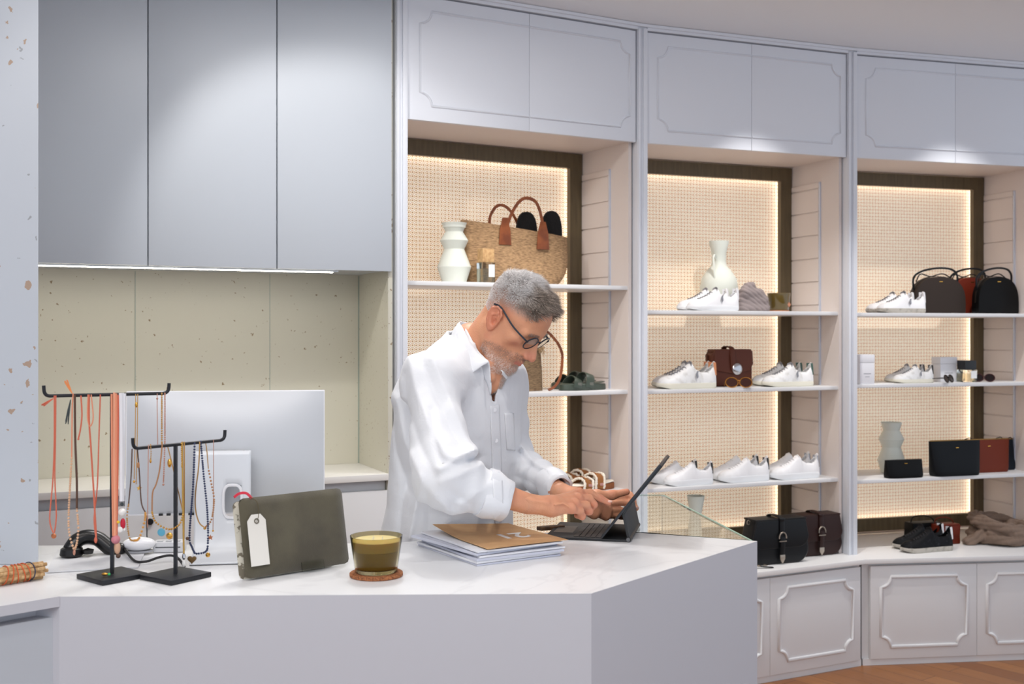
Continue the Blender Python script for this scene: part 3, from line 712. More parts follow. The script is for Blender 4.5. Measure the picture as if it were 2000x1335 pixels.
# ---------------------------------------------------------------- small things round the monitor
tr = [onc(90, 1119), onc(270, 1109), onc(283, 1081), onc(112, 1076)]
bd = obj('white_board', MB().prism([(p.x, p.y) for p in tr], CT+0.0006, CT+0.0035), mat('board_white', (226, 227, 230), .4), bevel=0.0008)
tag(bd, 'thin white board lying flat under the black telephone handset', 'board')
BZ = CT+0.004
ph_ = thing('telephone_handset', 'black curved telephone handset lying on the white board', 'telephone')
BLK = mat('glossy_black_plastic', (14, 14, 15), 0.3)
Yh = 2.36
hp = [P(137, 1074, Yh-.03), P(150, 1056, Yh-.02), P(168, 1048, Yh-.01), P(190, 1051, Yh), P(210, 1066, Yh), P(228, 1081, Yh), P(243, 1086, Yh)]
hp = [Vector((p.x, p.y, max(p.z, BZ+.010))) for p in smoothpts(hp, 5)]
obj('grip', MB().tube(hp, [0.016]*6+[0.0155]*(len(hp)-12)+[0.014, .0135, .013, .012, .011, .009], 16), BLK, ph_, smooth=True)
ea = P(140, 1068, Yh-.03); obj('earpiece', MB().lathe([(0, 0), (.020, 0), (.024, .004), (.022, .016), (.012, .022), (0, .023)], 24, (ea.x, ea.y, BZ+.0005)), BLK, ph_, smooth=True, angle=40)
mo = P(172, 1070, Yh-.02); obj('earpiece_ring', MB().lathe([(0, 0), (.010, 0), (.012, .008), (0, .012)], 16, (ea.x+.034, ea.y, BZ+.006)), BLK, ph_, smooth=True)
cd = [hp[-2], hp[-1], onc(262, 1094, BZ+.003), onc(285, 1096, BZ+.003), onc(310, 1088, CT+.012), onc(333, 1084, CT+.014), onc(348, 1090, CT+.012), onc(360, 1106, CT+.004)]
obj('cord', MB().tube(smoothpts(cd, 6), 0.0026, 8), mat('cord_black', (30, 30, 32), .6), ph_, smooth=True)
mp_ = onc(265, 1081, BZ)
ms = thing('computer_mouse', 'glossy white computer mouse on the white board below the hanging necklaces', 'mouse', (mp_.x, mp_.y+.02, BZ+.0003), 0.15)
obj('shell', MB().ball((0, 0, .017), 1.0, 24, 14, sc=(.035, .024, .0145)), mat('mouse_white', (235, 236, 240), .15), ms, smooth=True)
obj('underside', MB().lathe([(0, 0), (.9, 0), (.94, .5), (0, .55)], 24), mat('mouse_base', (170, 172, 178), .4), ms, smooth=True)
ms.children[-1].scale = (.031, .0205, .008)
rp = onc(328, 1079)
rd = thing('card_reader', 'small white card reader between the mouse and the monitor stand', 'card reader', (rp.x, rp.y, CT+.0005), 0.1)
obj('case', MB().box(-.032, .032, 0, .04, 0, .022), mat('reader_white', (222, 223, 226), .4), rd, bevel=.003)
obj('slot', MB().box(-.026, .026, -.0006, .0, .010, .0125), mat('slot_grey', (90, 92, 96), .5), rd)
for k in range(3): obj('button', MB().box(-.024+k*.018, -.012+k*.018, .006, .014, .022, .0235), mat('button_grey', (190, 192, 196), .5), rd)
# incense bundle
ib = thing('smudge_bundle', 'bundle of pale wood sticks tied with orange thread at the left counter edge', 'bundle')
i0 = onc(-30, 1148, CT); i1 = onc(90, 1128, CT); ax = (i1-i0)
STR = mat('dried_stalks', (214, 180, 134), .85, noise=(120, (176, 138, 92), .4, .6))
L_ = ax.length; axn = ax.normalized(); sidev = Vector((-axn.y, axn.x, 0))
for k in range(16):
    a = k*2.4; r_ = 0.0135*math.sqrt((k+.5)/16)
    c0 = i0+sidev*(r_*math.cos(a))+Vector((0, 0, .0175+r_*math.sin(a)))
    e_ = L_*(1-.12*random.random()); fan = 1.25
    c1 = i0+axn*e_+sidev*(r_*fan*math.cos(a))+Vector((0, 0, .0175+r_*math.sin(a)*1.05))
    obj('stick', MB().tube([c0, (c0+c1)/2+Vector((0, 0, .0006)), c1], [.0040, .0042, .0034], 7), STR, ib, smooth=True)
for k, (t_, cl) in enumerate([(.30, 'o'), (.42, 'o'), (.50, 'o'), (.58, 'o'), (.64, 'o'), (.71, 'd')]):
    c = i0+axn*(L_*t_)+Vector((0, 0, .0178))
    obj('thread', MB().tube([c+sidev*(.0185*math.cos(a*math.pi/10))+Vector((0, 0, .0172*math.sin(a*math.pi/10)))+axn*(.004*math.sin(a*math.pi/10+k)) for a in range(20)], .0012, 5, close=True), mat('orange_thread', (206, 96, 52), .8) if cl == 'o' else mat('navy_thread', (52, 56, 80), .8), ib, smooth=True)

# ---------------------------------------------------------------- necklace stands
BSTEEL = mat('blackened_steel', (44, 45, 49), .42, .5)
STANDS = {}
def necklace_stand(label, base, rz, px_top, zt, barL, barR):
    t = thing('necklace_stand', label, 'stand', (base.x, base.y, CT))
    b = MB(); b.M = Matrix.Rotation(rz, 4, 'Z'); b.box(-.047, .047, -.047, .047, .0006, .0096)
    obj('base', b, BSTEEL, t, bevel=.0008)
    c = (barL+barR)/2
    top = Vector((c.x-base.x, c.y-base.y, c.z-CT)) if px_top is None else px_top
    obj('pole', MB().box(-.0032, .0032, -.0032, .0032, .0096, top.z-.002), BSTEEL, t)
    bl = Vector((barL.x-base.x, barL.y-base.y, barL.z-CT)); br = Vector((barR.x-base.x, barR.y-base.y, barR.z-CT))
    d = (br-bl).normalized(); up = Vector((0, 0, 1))
    pts = [bl-d*.006+up*.020, bl-d*.005+up*.008, bl-d*.001+up*.002, bl+d*.006]+[br-d*.006, br+d*.001+up*.002, br+d*.005+up*.008, br+d*.006+up*.020]
    sp = smoothpts(pts[:4], 4)[:-1]+smoothpts(pts[4:], 4)
    obj('crossbar', MB().tube(sp, .0033, 10), BSTEEL, t, smooth=True)
    return t
B1 = Vector((-.7665, 2.14, CT)); B2 = Vector((-.6450, 2.14, CT))
z1 = 1.432; z2 = 1.336
b1L = Vector((-.872, 2.093, z1)); b1R = Vector((-.680, 2.190, z1)); b2L = Vector((-.707, 2.075, z2)); b2R = Vector((-.588, 2.238, z2))
def through(L_, R_, c):   # shift a bar so that it passes over the pole
    d = (R_-L_); t = ((c.x-L_.x)*d.x+(c.y-L_.y)*d.y)/(d.x*d.x+d.y*d.y); q = L_+d*t
    s = Vector((c.x-q.x, c.y-q.y, 0)); return L_+s, R_+s
b1L, b1R = through(b1L, b1R, B1); b2L, b2R = through(b2L, b2R, B2)
necklace_stand('taller black steel necklace stand with coral necklaces on the counter', B1, math.radians(50), None, z1, b1L, b1R)
necklace_stand('shorter black steel necklace stand with a slanted bar and gold necklaces', B2, math.radians(55), None, z2, b2L, b2R)
def onbar(bar, u):
    L_, R_ = (b1L, b1R) if bar == 1 else (b2L, b2R); d = R_-L_; k = (u-CX)/F
    t = (k*L_.y-L_.x)/(d.x-k*d.y); return L_+d*t
def nk(bar, cords, pend, label, group=None):
    t = thing('necklace', label, 'necklace', (0, 0, 0), 0, group)
    for (pts, r, m, *bead) in cords:
        ub = sum(p[0] for p in pts)/len(pts); ys = onbar(bar, pts[0][0]).y
        off = -0.0046 if len(bead) < 2 else bead[1]
        w = [P(u, v, ys+off) for u, v in pts]; w = smoothpts(w, 5)
        if bead and bead[0]:
            mb = MB(); acc = 0; last = w[0]
            for a, b in zip(w[:-1], w[1:]):
                n_ = max(1, int((b-a).length/(r*1.7)))
                for q in range(n_): mb.ball(a+(b-a)*(q/n_), r, 6, 4)
            obj('beads', mb, m, t, smooth=True)
        else: obj('cord', MB().tube(w, r, 6), m, t, smooth=True)
    for (kind, u, v, r, m) in pend:
        ys = onbar(bar, u).y; c = P(u, v, ys-.0046)
        if kind == 'ball': obj('pendant', MB().ball(c, r, 12, 8), m, t, smooth=True)
        elif kind == 'drop': obj('pendant', MB().ball(c, r, 12, 8, (.7, .45, 1.4)), m, t, smooth=True)
        elif kind == 'disc': obj('pendant', MB().ball(c, r, 14, 8, (1, .28, 1)), m, t, smooth=True)
        elif kind == 'heart':
            hp_ = [(r*1.0*16*math.sin(a)**3/16, r*(13*math.cos(a)-5*math.cos(2*a)-2*math.cos(3*a)-math.cos(4*a))/16) for a in [2*math.pi*q/28 for q in range(28)]]
            mb = MB(); mb.ext([(c.x+x, c.z+z) for x, z in hp_], c.y-.002, c.y+.002); obj('pendant', mb, m, t, bevel=.0008)
        elif kind == 'star':
            hp_ = [((r if q % 2 == 0 else r*.45)*math.sin(math.pi*q/5), (r if q % 2 == 0 else r*.45)*math.cos(math.pi*q/5)) for q in range(10)]
            mb = MB(); mb.ext([(c.x+x, c.z+z) for x, z in hp_], c.y-.0012, c.y+.0012); obj('pendant', mb, m, t)
        elif kind == 'tassel':
            mb = MB()
            for q in range(9):
                du, dv = r[0]+random.uniform(-3, 3), r[1]+random.uniform(-3, 3)
                mb.tube([c, P(u+du*.5+random.uniform(-1, 1), v+dv*.5, ys-.0046), P(u+du, v+dv, ys-.0046+random.uniform(-.003, .003))], .0009, 5)
            obj('tassel', mb, m, t)
    return t
CORAL = mat('coral_cord', (214, 110, 84), .7); SALM = mat('salmon_cord', (232, 150, 116), .7); BEIGEB = mat('beige_beads', (222, 178, 142), .5)
BRN = mat('brown_cord', (92, 66, 52), .7); TANC = mat('tan_cord', (178, 126, 84), .6); NAVY = mat('navy_beads', (44, 54, 88), .35); WCORD = mat('white_cord', (232, 232, 236), .7)
PEARL = mat('pearl', (236, 234, 230), .2); RED = mat('red_bead', (196, 28, 56), .2); BLUEB = mat('turquoise_charm', (92, 168, 196), .3); GTAS = mat('grey_tassel', (66, 74, 76), .8)
GCH = mat('gold_chain', (206, 158, 96), .3, .9); ROSE = mat('rose_gold', (206, 150, 128), .3, .8)
nk(1, [([(106, 772), (106, 860), (103, 940), (97, 1012), (104, 1040)], .0013, CORAL), ([(109, 772), (108, 870), (107, 930), (110, 1005), (106, 1040)], .0013, CORAL)],
   [('disc', 105, 1046, .005, mat('copper', (196, 120, 80), .3, .8)), ('tassel', 104, 778, (-20, 12), CORAL)], 'thin coral cord necklace leftmost on the taller stand')
nk(1, [([(143, 768), (141, 800), (140, 895)], .0013, SALM), ([(140, 895), (134, 1005), (136, 1045), (145, 1074)], .0024, BEIGEB, 1), ([(146, 770), (147, 860), (150, 940), (150, 992)], .0022, BRN), ([(150, 992), (153, 1030), (150, 1060), (145, 1074)], .0024, BEIGEB, 1)],
   [('tassel', 141, 768, (-12, -24), mat('orange_tassel', (236, 150, 92), .8)), ('tassel', 138, 780, (-7, 45), GTAS), ('drop', 145, 1078, .004, ROSE)], 'long beige bead necklace with a brown cord and upright orange tassel')
nk(1, [([(158, 772), (160, 810), (157, 838), (153, 856)], .0015, CORAL)], [('ball', 153, 857, .002, CORAL)], 'short coral cord hanging between the beige beads and the knotted coral loop')
nk(1, [([(174, 770), (174, 820), (178, 880), (183, 960), (188, 1048)], .0017, CORAL), ([(196, 770), (193, 860), (190, 950), (184, 1010), (187, 1048)], .0013, CORAL), ([(172, 770), (171, 815), (176, 832), (182, 815), (178, 770)], .0012, SALM)],
   [('drop', 187, 1054, .0045, CORAL)], 'knotted coral cord loop necklace left of the taller stand pole')
nk(1, [([(218, 769), (219, 900), (221, 1046)], .0020, SALM), ([(223, 766), (223, 900), (224, 1048)], .0022, mat('peach_cord', (240, 172, 140), .7)), ([(227, 768), (227, 900), (226, 1048)], .0022, SALM), ([(231, 771), (230, 900), (228, 1048)], .0018, CORAL)],
   [('ball', 226, 1053, .0085, mat('pink_knot', (206, 130, 140), .8)), ('drop', 229, 1069, .009, mat('pale_wood_bead', (214, 168, 138), .5)), ('ball', 231, 1085, .0045, BRN)], 'thick bundle of salmon cords right beside the taller stand pole')
nk(1, [([(237, 767), (238, 860), (238, 978)], .0052, WCORD), ([(243, 768), (242, 860), (239, 978)], .0034, WCORD)],
   [('ball', 238, 984, .0035, GTAS), ('ball', 238.5, 1000, .0078, PEARL), ('drop', 240, 1022, .0075, RED), ('ball', 231, 1019, .003, mat('yellow_bead', (236, 200, 40), .3)), ('disc', 234, 1034, .006, PEARL), ('disc', 241, 1033, .004, PEARL)], 'white ribbon necklace with a pearl and a red bead')
nk(1, [([(265, 769), (264, 850), (262, 935)], .0009, GCH), ([(269, 769), (268, 850), (266, 945)], .0009, GCH)], [('drop', 266, 790, .004, GOLD), ('star', 272, 953, .0055, GOLD), ('ball', 262, 940, .0026, GOLD)], 'fine gold chain with a small cross charm on the taller stand')
nk(1, [([(307, 768), (307, 800), (308, 872)], .0008, ROSE)], [('ball', 307, 778, .002, ROSE)], 'single fine rose gold chain on the right arm of the taller stand')
nk(1, [([(316, 768), (316, 850), (316, 868)], .0020, GCH, 1), ([(322, 768), (322, 850), (321, 895), (319, 944)], .0017, ROSE, 1)], [('ball', 319, 946, .0022, ROSE)], 'chunky gold link chain rightmost on the taller stand')
nk(2, [([(258, 876), (256, 930), (251, 985)], .0012, BRN), ([(251, 985), (248, 1012), (253, 1050), (262, 1055)], .0019, GCH, 1), ([(262, 1055), (272, 1050), (283, 1015), (284, 1000)], .0024, mat('amber_beads', (210, 150, 70), .35), 1), ([(284, 1000), (276, 980), (272, 920), (268, 874)], .0013, BRN)],
   [('drop', 270, 908, .004, TANC)], 'amber bead loop necklace leftmost on the shorter stand')
nk(2, [([(290, 868), (289, 940), (288, 1030)], .0008, ROSE), ([(294, 868), (295, 885), (294, 899)], .0014, GCH, 1)], [('drop', 294, 900, .003, GOLD)], 'fine rose chain with a short gold link tail on the shorter stand')
nk(2, [([(317, 866), (312, 915), (305, 945), (298, 962), (297, 1000)], .0014, TANC), ([(297, 1000), (305, 1020), (330, 1033), (350, 1024), (358, 1002)], .0021, GOLD, 1), ([(358, 1002), (346, 950), (336, 905), (326, 866)], .0011, GCH)],
   [('disc', 315, 1039, .0075, BLUEB), ('disc', 331, 1046, .0065, GOLD), ('drop', 331, 904, .006, GOLD)], 'gold bead loop necklace with a turquoise charm below the shorter bar')
nk(2, [([(356, 862), (357, 960), (359, 1080)], .0018, mat('mustard_cord', (186, 148, 72), .7)), ([(360, 862), (360, 960), (359, 1080)], .0012, GCH), ([(354, 866), (355, 900), (355, 912)], .0016, GOLD, 1)],
   [('drop', 359, 1086, .005, SILVER), ('drop', 359, 1100, .005, PEARL)], 'straight mustard cord necklace with a crystal just right of the shorter pole')
nk(2, [([(380, 866), (377, 950), (370, 1045), (375, 1068), (381, 1081)], .0024, NAVY, 1), ([(392, 862), (398, 930), (405, 1000), (406, 1060), (401, 1077), (381, 1081)], .0023, NAVY, 1)],
   [('heart', 375, 1092, .0085, mat('bronze_heart', (120, 92, 56), .4, .6)), ('ball', 406, 1083, .0048, GOLD), ('star', 411, 1049, .0055, mat('copper', (196, 120, 80), .3, .8)), ('ball', 366, 1051, .0034, BRN)], 'navy bead necklace with a bronze heart pendant on the shorter stand')
nk(2, [([(390, 862), (388, 910), (382, 960), (382, 995), (389, 1020), (400, 1030)], .0013, GCH), ([(400, 1030), (413, 1014), (418, 975), (413, 945), (407, 915)], .0021, TANC, 1), ([(407, 915), (404, 880), (401, 860)], .0010, GCH)],
   [('ball', 400, 1031, .003, GOLD)], 'tan and gold loop necklace crossing the navy beads')
nk(2, [([(417, 858), (417, 940), (416, 1035)], .0007, ROSE)], [('ball', 416, 1036, .002, GOLD)], 'hair-thin gold chain rightmost on the shorter stand')
g = onc(205, 1124, CT+.0103)
ea = thing('earring', 'small gold earring with a green stone on the taller stand base', 'earring', (g.x, g.y, g.z))
obj('hoop', MB().ball((0, 0, .0034), .0034, 10, 6, (2.0, .9, .9)), GOLD, ea, smooth=True)
obj('stone', MB().ball((.008, 0, .003), .0028, 8, 6), mat('green_stone', (60, 190, 110), .2), ea, smooth=True)
# ---------------------------------------------------------------- implicit surfaces (numpy) -> meshes
f32 = np.float32
def V3(p): return np.array(p, f32)
def smin(a, b, k):
    h = np.maximum(k-np.abs(a-b), 0)/k
    return np.minimum(a, b)-h*h*k*f32(.25)
def smax(a, b, k): return -smin(-a, -b, k)
def rcone(X, a, b, r1, r2):
    a = V3(a); b = V3(b); ba = b-a; L2 = float(ba@ba)+1e-12
    px, py, pz = X[0]-a[0], X[1]-a[1], X[2]-a[2]
    t = np.clip((px*ba[0]+py*ba[1]+pz*ba[2])/f32(L2), 0, 1)
    return np.sqrt((px-t*ba[0])**2+(py-t*ba[1])**2+(pz-t*ba[2])**2)-(r1+(r2-r1)*t)
def ell(X, c, r, R=None):
    p = [X[0]-f32(c[0]), X[1]-f32(c[1]), X[2]-f32(c[2])]
    if R is not None:
        p = [p[0]*R[0][i]+p[1]*R[1][i]+p[2]*R[2][i] for i in range(3)]
    q = np.sqrt((p[0]/f32(r[0]))**2+(p[1]/f32(r[1]))**2+(p[2]/f32(r[2]))**2)
    g = np.sqrt((p[0]/f32(r[0])**2)**2+(p[1]/f32(r[1])**2)**2+(p[2]/f32(r[2])**2)**2)+1e-6
    return q*(q-1)/g
def surfnet(fn, lo, hi, h, block=24):
    lo = np.array(lo, float); n = np.ceil((np.array(hi)-lo)/h).astype(int)+1
    D = np.full(n, 1.0, f32)
    for i in range(0, n[0], block):
        for j in range(0, n[1], block):
            for k in range(0, n[2], block):
                e = np.minimum([i+block, j+block, k+block], n)
                c = lo+h*(np.array([i, j, k])+e-1)/2
                v = fn(np.array(c, f32).reshape(3, 1, 1, 1)).item()
                if abs(v) > h*block*0.87*1.25+.012: D[i:e[0], j:e[1], k:e[2]] = v; continue
                g = np.meshgrid(*[(lo[q]+h*np.arange([i, j, k][q], e[q])).astype(f32) for q in range(3)], indexing='ij', copy=False)
                D[i:e[0], j:e[1], k:e[2]] = fn(g)
    S = D < 0
    nx, ny, nz = D.shape
    cnt = np.zeros((nx-1, ny-1, nz-1), np.int8)
    offs = [(a, b, c) for a in (0, 1) for b in (0, 1) for c in (0, 1)]
    for a, b, c in offs: cnt += S[a:nx-1+a, b:ny-1+b, c:nz-1+c]
    act = np.argwhere((cnt > 0) & (cnt < 8)); idx = np.full(cnt.shape, -1, np.int64); idx[tuple(act.T)] = np.arange(len(act))
    C = {o: D[act[:, 0]+o[0], act[:, 1]+o[1], act[:, 2]+o[2]] for o in offs}
    acc = np.zeros((len(act), 3)); w = np.zeros(len(act))
    for o in offs:
        for ax in range(3):
            if o[ax] == 0:
                o2 = tuple(1 if q == ax else o[q] for q in range(3)); a = C[o]; b = C[o2]
                m = (a < 0) != (b < 0); t = np.where(m, a/np.where(m, a-b, 1), 0)
                p = np.zeros((len(act), 3)); p[:] = o; p[:, ax] = t
                acc += p*m[:, None]; w += m
    V = lo+h*(act+acc/w[:, None])
    Fs = []
    for ax in range(3):
        b, c = [q for q in range(3) if q != ax]
        sl0 = [slice(None)]*3; sl1 = [slice(None)]*3; sl0[ax] = slice(0, -1); sl1[ax] = slice(1, None)
        s0 = S[tuple(sl0)]; s1 = S[tuple(sl1)]; e = np.argwhere(s0 != s1)
        e = e[(e[:, b] > 0) & (e[:, c] > 0) & (e[:, b] < D.shape[b]-1) & (e[:, c] < D.shape[c]-1)]
        sg = s0[tuple(e.T)]
        q = []
        for db, dc in ((-1, -1), (0, -1), (0, 0), (-1, 0)):
            t = e.copy(); t[:, b] += db; t[:, c] += dc; q.append(idx[tuple(t.T)])
        q = np.stack(q, 1); fl = sg if ax != 1 else ~sg
        q[~fl] = q[~fl][:, ::-1]; Fs.append(q)
    Fq = np.concatenate(Fs)
    return V, Fq
def nmesh(name, V, Fq, m, parent=None, cols=None, smooth=True):
    me = bpy.data.meshes.new(name)
    me.vertices.add(len(V)); me.vertices.foreach_set('co', np.asarray(V, np.float32).ravel())
    me.loops.add(Fq.size); me.loops.foreach_set('vertex_index', Fq.astype(np.int32).ravel())
    me.polygons.add(len(Fq)); k = Fq.shape[1]
    me.polygons.foreach_set('loop_start', np.arange(0, Fq.size, k, dtype=np.int32)); me.polygons.foreach_set('loop_total', np.full(len(Fq), k, np.int32))
    if smooth: me.polygons.foreach_set('use_smooth', np.ones(len(Fq), bool))
    me.update(calc_edges=True)
    if cols is not None:
        ca = me.color_attributes.new('skin_tone', 'FLOAT_COLOR', 'POINT')
        ca.data.foreach_set('color', np.concatenate([cols, np.ones((len(V), 1))], 1).astype(np.float32).ravel())
    me.materials.append(m); o = bpy.data.objects.new(name, me); COL.objects.link(o)
    if parent is not None: o.parent = parent
    return o
def vnoise(X, s, seed=0):
    """cheap smooth pseudo-noise, about -1..1"""
    a = seed*1.7
    return (np.sin(X[0]*s*1.0+X[1]*s*.7+a)*np.sin(X[1]*s*1.13-X[2]*s*.61+a*2)+np.sin(X[2]*s*1.27+X[0]*s*.53-a)*np.sin(X[0]*s*.81-X[1]*s*1.21+a*.7))*f32(.5)
# ---------------------------------------------------------------- the man
MAN = thing('person', 'grey-haired man in glasses and an untucked white shirt leaning over a tablet', 'person')
# joints (right = nearer the camera)
SH_R = P(838, 742, 2.47); SH_L = P(975, 742, 2.80); EL_R = P(868, 930, 2.31); EL_L = P(996, 902, 2.82)
WR_R = P(1072, 989, 2.37); WR_L = P(1112, 968, 2.60)
NECKB = P(912, 672, 2.66)
psi = math.radians(30); th = math.radians(41); HS = 0.86
HC = V3((-.002, 2.61, 1.580))
fwd_h = Vector((math.cos(psi), -math.sin(psi), 0)); lefth = Vector((math.sin(psi), math.cos(psi), 0))
HX = fwd_h*math.cos(th)-Vector((0, 0, 1))*math.sin(th); HZ = fwd_h*math.sin(th)+Vector((0, 0, 1))*math.cos(th); HY = lefth
# a slight roll of the head towards the camera side
HR = np.array([HX, HY, HZ], f32)     # rows: local axes in world
def to_head(X): 
    p = [X[i]-HC[i] for i in range(3)]
    return [(p[0]*HR[r][0]+p[1]*HR[r][1]+p[2]*HR[r][2])/f32(HS) for r in range(3)]
def from_head(v): return Vector((HC[0], HC[1], HC[2]))+(HX*v[0]+HY*v[1]+HZ*v[2])*HS
def hloc(p): return tuple(float(q) for q in to_head([f32(p[0]), f32(p[1]), f32(p[2])]))
NK1 = hloc(P(932, 682, 2.64)); NK2 = hloc(P(956, 742, 2.62)); NK3 = hloc(P(957, 738, 2.575))
def head_sdf(X):
    H = to_head(X); x, y, z = H; S_ = [x, np.abs(y), z]          # mirrored copy for paired features
    d = ell(H, (-.006, 0, .050), (.092, .077, .081))
    d = smin(d, ell(H, (.034, 0, .030), (.060, .066, .066)), .03)
    d = smin(d, ell(H, (.030, 0, -.030), (.060, .060, .070)), .03)                      # middle face
    d = smin(d, rcone(S_, (.004, .050, -.050), (.068, .020, -.098), .018, .018), .028)      # jaw line
    d = smin(d, rcone(S_, (.0, .056, -.004), (.006, .051, -.050), .016, .017), .024)
    d = smin(d, ell(H, (.050, 0, -.072), (.040, .040, .036)), .02)
    d = smin(d, ell(H, (.080, 0, -.100), (.0165, .021, .0165)), .022)                     # chin
    d = smin(d, rcone(H, (-.026, 0, -.030), NK1, .056, .054), .03)            # neck
    d = smin(d, rcone(H, (.012, 0, -.062), NK2, .042, .040), .03)             # throat
    d = smin(d, rcone(H, (-.020, -.050, -.035), NK3, .012, .013), .02)    # neck muscle, near side
    d = smin(d, ell(S_, (.062, .042, -.018), (.022, .022, .017)), .022)                    # cheekbone
    d = smin(d, rcone(S_, (.0885, .010, .0235), (.076, .046, .020), .0095, .010), .016)      # brow
    d = smax(d, -ell(S_, (.101, .032, .004), (.0190, .019, .0135)), .014)                   # orbit
    d = smax(d, -ell(S_, (.083, .055, -.045), (.016, .016, .024)), .03)                     # hollow cheek
    d = smin(d, ell(S_, (.0755, .0315, .004), (.0135, .0145, .0135)), .004)                 # lidded eye
    d = smin(d, rcone(S_, (.0865, .021, .0045), (.0815, .044, .0025), .0032, .0030), .005)     # lid edge
    d = smin(d, rcone(S_, (.0835, .021, -.008), (.0775, .043, -.007), .0036, .0036), .009)    # bag under the eye
    d = smin(d, rcone(H, (.087, 0, .016), (.117, 0, -.032), .0085, .0088), .016)             # nose
    d = smin(d, rcone(S_, (.086, .004, -.008), (.098, .005, -.038), .0125, .0125), .010)
    d = smin(d, rcone(H, (.112, 0, -.030), (.1165, 0, -.037), .0092, .0095), .006)
    d = smin(d, ell(S_, (.104, .0130, -.0405), (.0105, .0070, .0075)), .006)                # wing
    d = smax(d, -ell(S_, (.1085, .0068, -.0485), (.0050, .0032, .0045)), .003)              # nostril
    d = smin(d, rcone(S_, (.0905, 0, -.058), (.0800, .022, -.060), .0120, .0090), .012)       # mouth mound
    d = smin(d, rcone(S_, (.1000, .002, -.0655), (.0880, .021, -.0690), .0046, .0025), .004) # upper lip
    d = smin(d, rcone(S_, (.0975, 0, -.0745), (.0870, .019, -.0715), .0062, .0030), .005)     # lower lip
    d = smax(d, -rcone(S_, (.1060, 0, -.0696), (.0890, .026, -.0712), .0016, .0012), .0025)   # lip line
    d = smax(d, -rcone(S_, (.100, .0155, -.044), (.088, .033, -.064), .0012, .0016), .008)     # fold beside the mouth
    d = smax(d, -rcone(H, (.099, -.015, -.0865), (.099, .015, -.0865), .0035, .0035), .012)
    # ear
    R = [[.94, 0, -.34], [.0, 1, 0], [.34, 0, .94]]
    e = ell(S_, (-.010, .0815, .002), (.0200, .0080, .0350), R)
    e = smin(e, ell(S_, (-.004, .080, -.022), (.0105, .0065, .0140), R), .008)
    e = smax(e, -ell(S_, (-.005, .0905, .003), (.0115, .0078, .0205), R), .004)
    e = smax(e, -ell(S_, (.001, .086, -.006), (.0070, .0100, .0095), R), .003)
    pts = [(.010, .083, .004), (.009, .0865, .020), (.000, .0885, .0320), (-.014, .0890, .0330), (-.0255, .0880, .0210), (-.0270, .0870, .004), (-.0215, .0850, -.0130), (-.0120, .083, -.024)]
    for a, b in zip(pts[:-1], pts[1:]): e = smin(e, rcone(S_, a, b, .0030, .0030), .003)
    for a, b in (((-.003, .0855, .020), (-.016, .0865, .006)), ((-.016, .0865, .006), (-.010, .0855, -.012)), ((.008, .083, -.004), (.007, .083, -.012))):
        e = smin(e, rcone(S_, a, b, .0024, .0026), .004)
    d = smin(d, e, .006)
    return d*f32(HS)
def w2l(p): return tuple(p)
def hand_sdf(parts, k=.006):
    """parts: list of (a, b, r1, r2[, k])"""
    A = [(V3(a), V3(b), r1, r2, (q[0] if q else k)) for a, b, r1, r2, *q in parts]
    def fn(X):
        d = None
        for a, b, r1, r2, kk in A:
            v = rcone(X, a, b, r1, r2); d = v if d is None else smin(d, v, kk)
        return d
    return fn
# right hand: back of the hand to the camera, index pointing at the screen
def fing(pts, r0, r1, k=.005):
    n = len(pts)-1; out = []
    for i in range(n):
        a = r0+(r1-r0)*i/n; b = r0+(r1-r0)*(i+1)/n
        out.append((pts[i], pts[i+1], a, b*(1.0), k))
    return out
W_ = P(1074, 988, 2.375)
iM, mM, rM, pM = P(1131, 963, 2.455), P(1129, 973, 2.430), P(1124, 984, 2.405), P(1117, 994, 2.385)
RH = []
for m_, s_ in ((iM, .0135), (mM, .0135), (rM, .0130), (pM, .0120)): RH.append((W_.lerp(m_, .12), m_, .0158, s_*.82, .010))
RH += [(P(1030, 983, 2.362), W_, .0225, .0182, .02)]
bk_ = Vector((-.10, -.62, .62))
for m_ in (iM, mM, rM, pM):
    RH.append((W_.lerp(m_, .22)+bk_*.0185, m_+bk_*.0115, .0028, .0034, .004)); RH.append((m_+bk_*.0075, m_+bk_*.0075+Vector((.001, 0, 0)), .0088, .0088, .005))
RH.append((W_+Vector((-.012, -.012, .006)), W_+Vector((-.008, -.012, .007)), .0085, .0085, .012))
RH.append((P(1020, 973, 2.340), P(1070, 981, 2.352), .0030, .0030, .008)); RH.append((P(1084, 985, 2.352), P(1100, 982, 2.362), .0022, .0022, .003)); RH.append((P(1100, 982, 2.362), P(1112, 990, 2.362), .0022, .0018, .003))
RH += fing([iM, P(1152, 962, 2.475), P(1172, 972, 2.490), P(1189, 981, 2.497)], .0092, .0064)
RH += fing([mM, P(1151, 973, 2.452), P(1160, 985, 2.455), P(1153, 994, 2.468)], .0095, .0072)
RH += fing([rM, P(1145, 986, 2.425), P(1151, 998, 2.432), P(1140, 1001, 2.446)], .0092, .0070)
RH += fing([pM, P(1133, 997, 2.402), P(1137, 1008, 2.410), P(1127, 1006, 2.424)], .0085, .0066)
RH += fing([P(1086, 980, 2.40), P(1110, 975, 2.455), P(1132, 981, 2.480), P(1148, 986, 2.495)], .0130, .0078, .01)      # thumb, on the far side
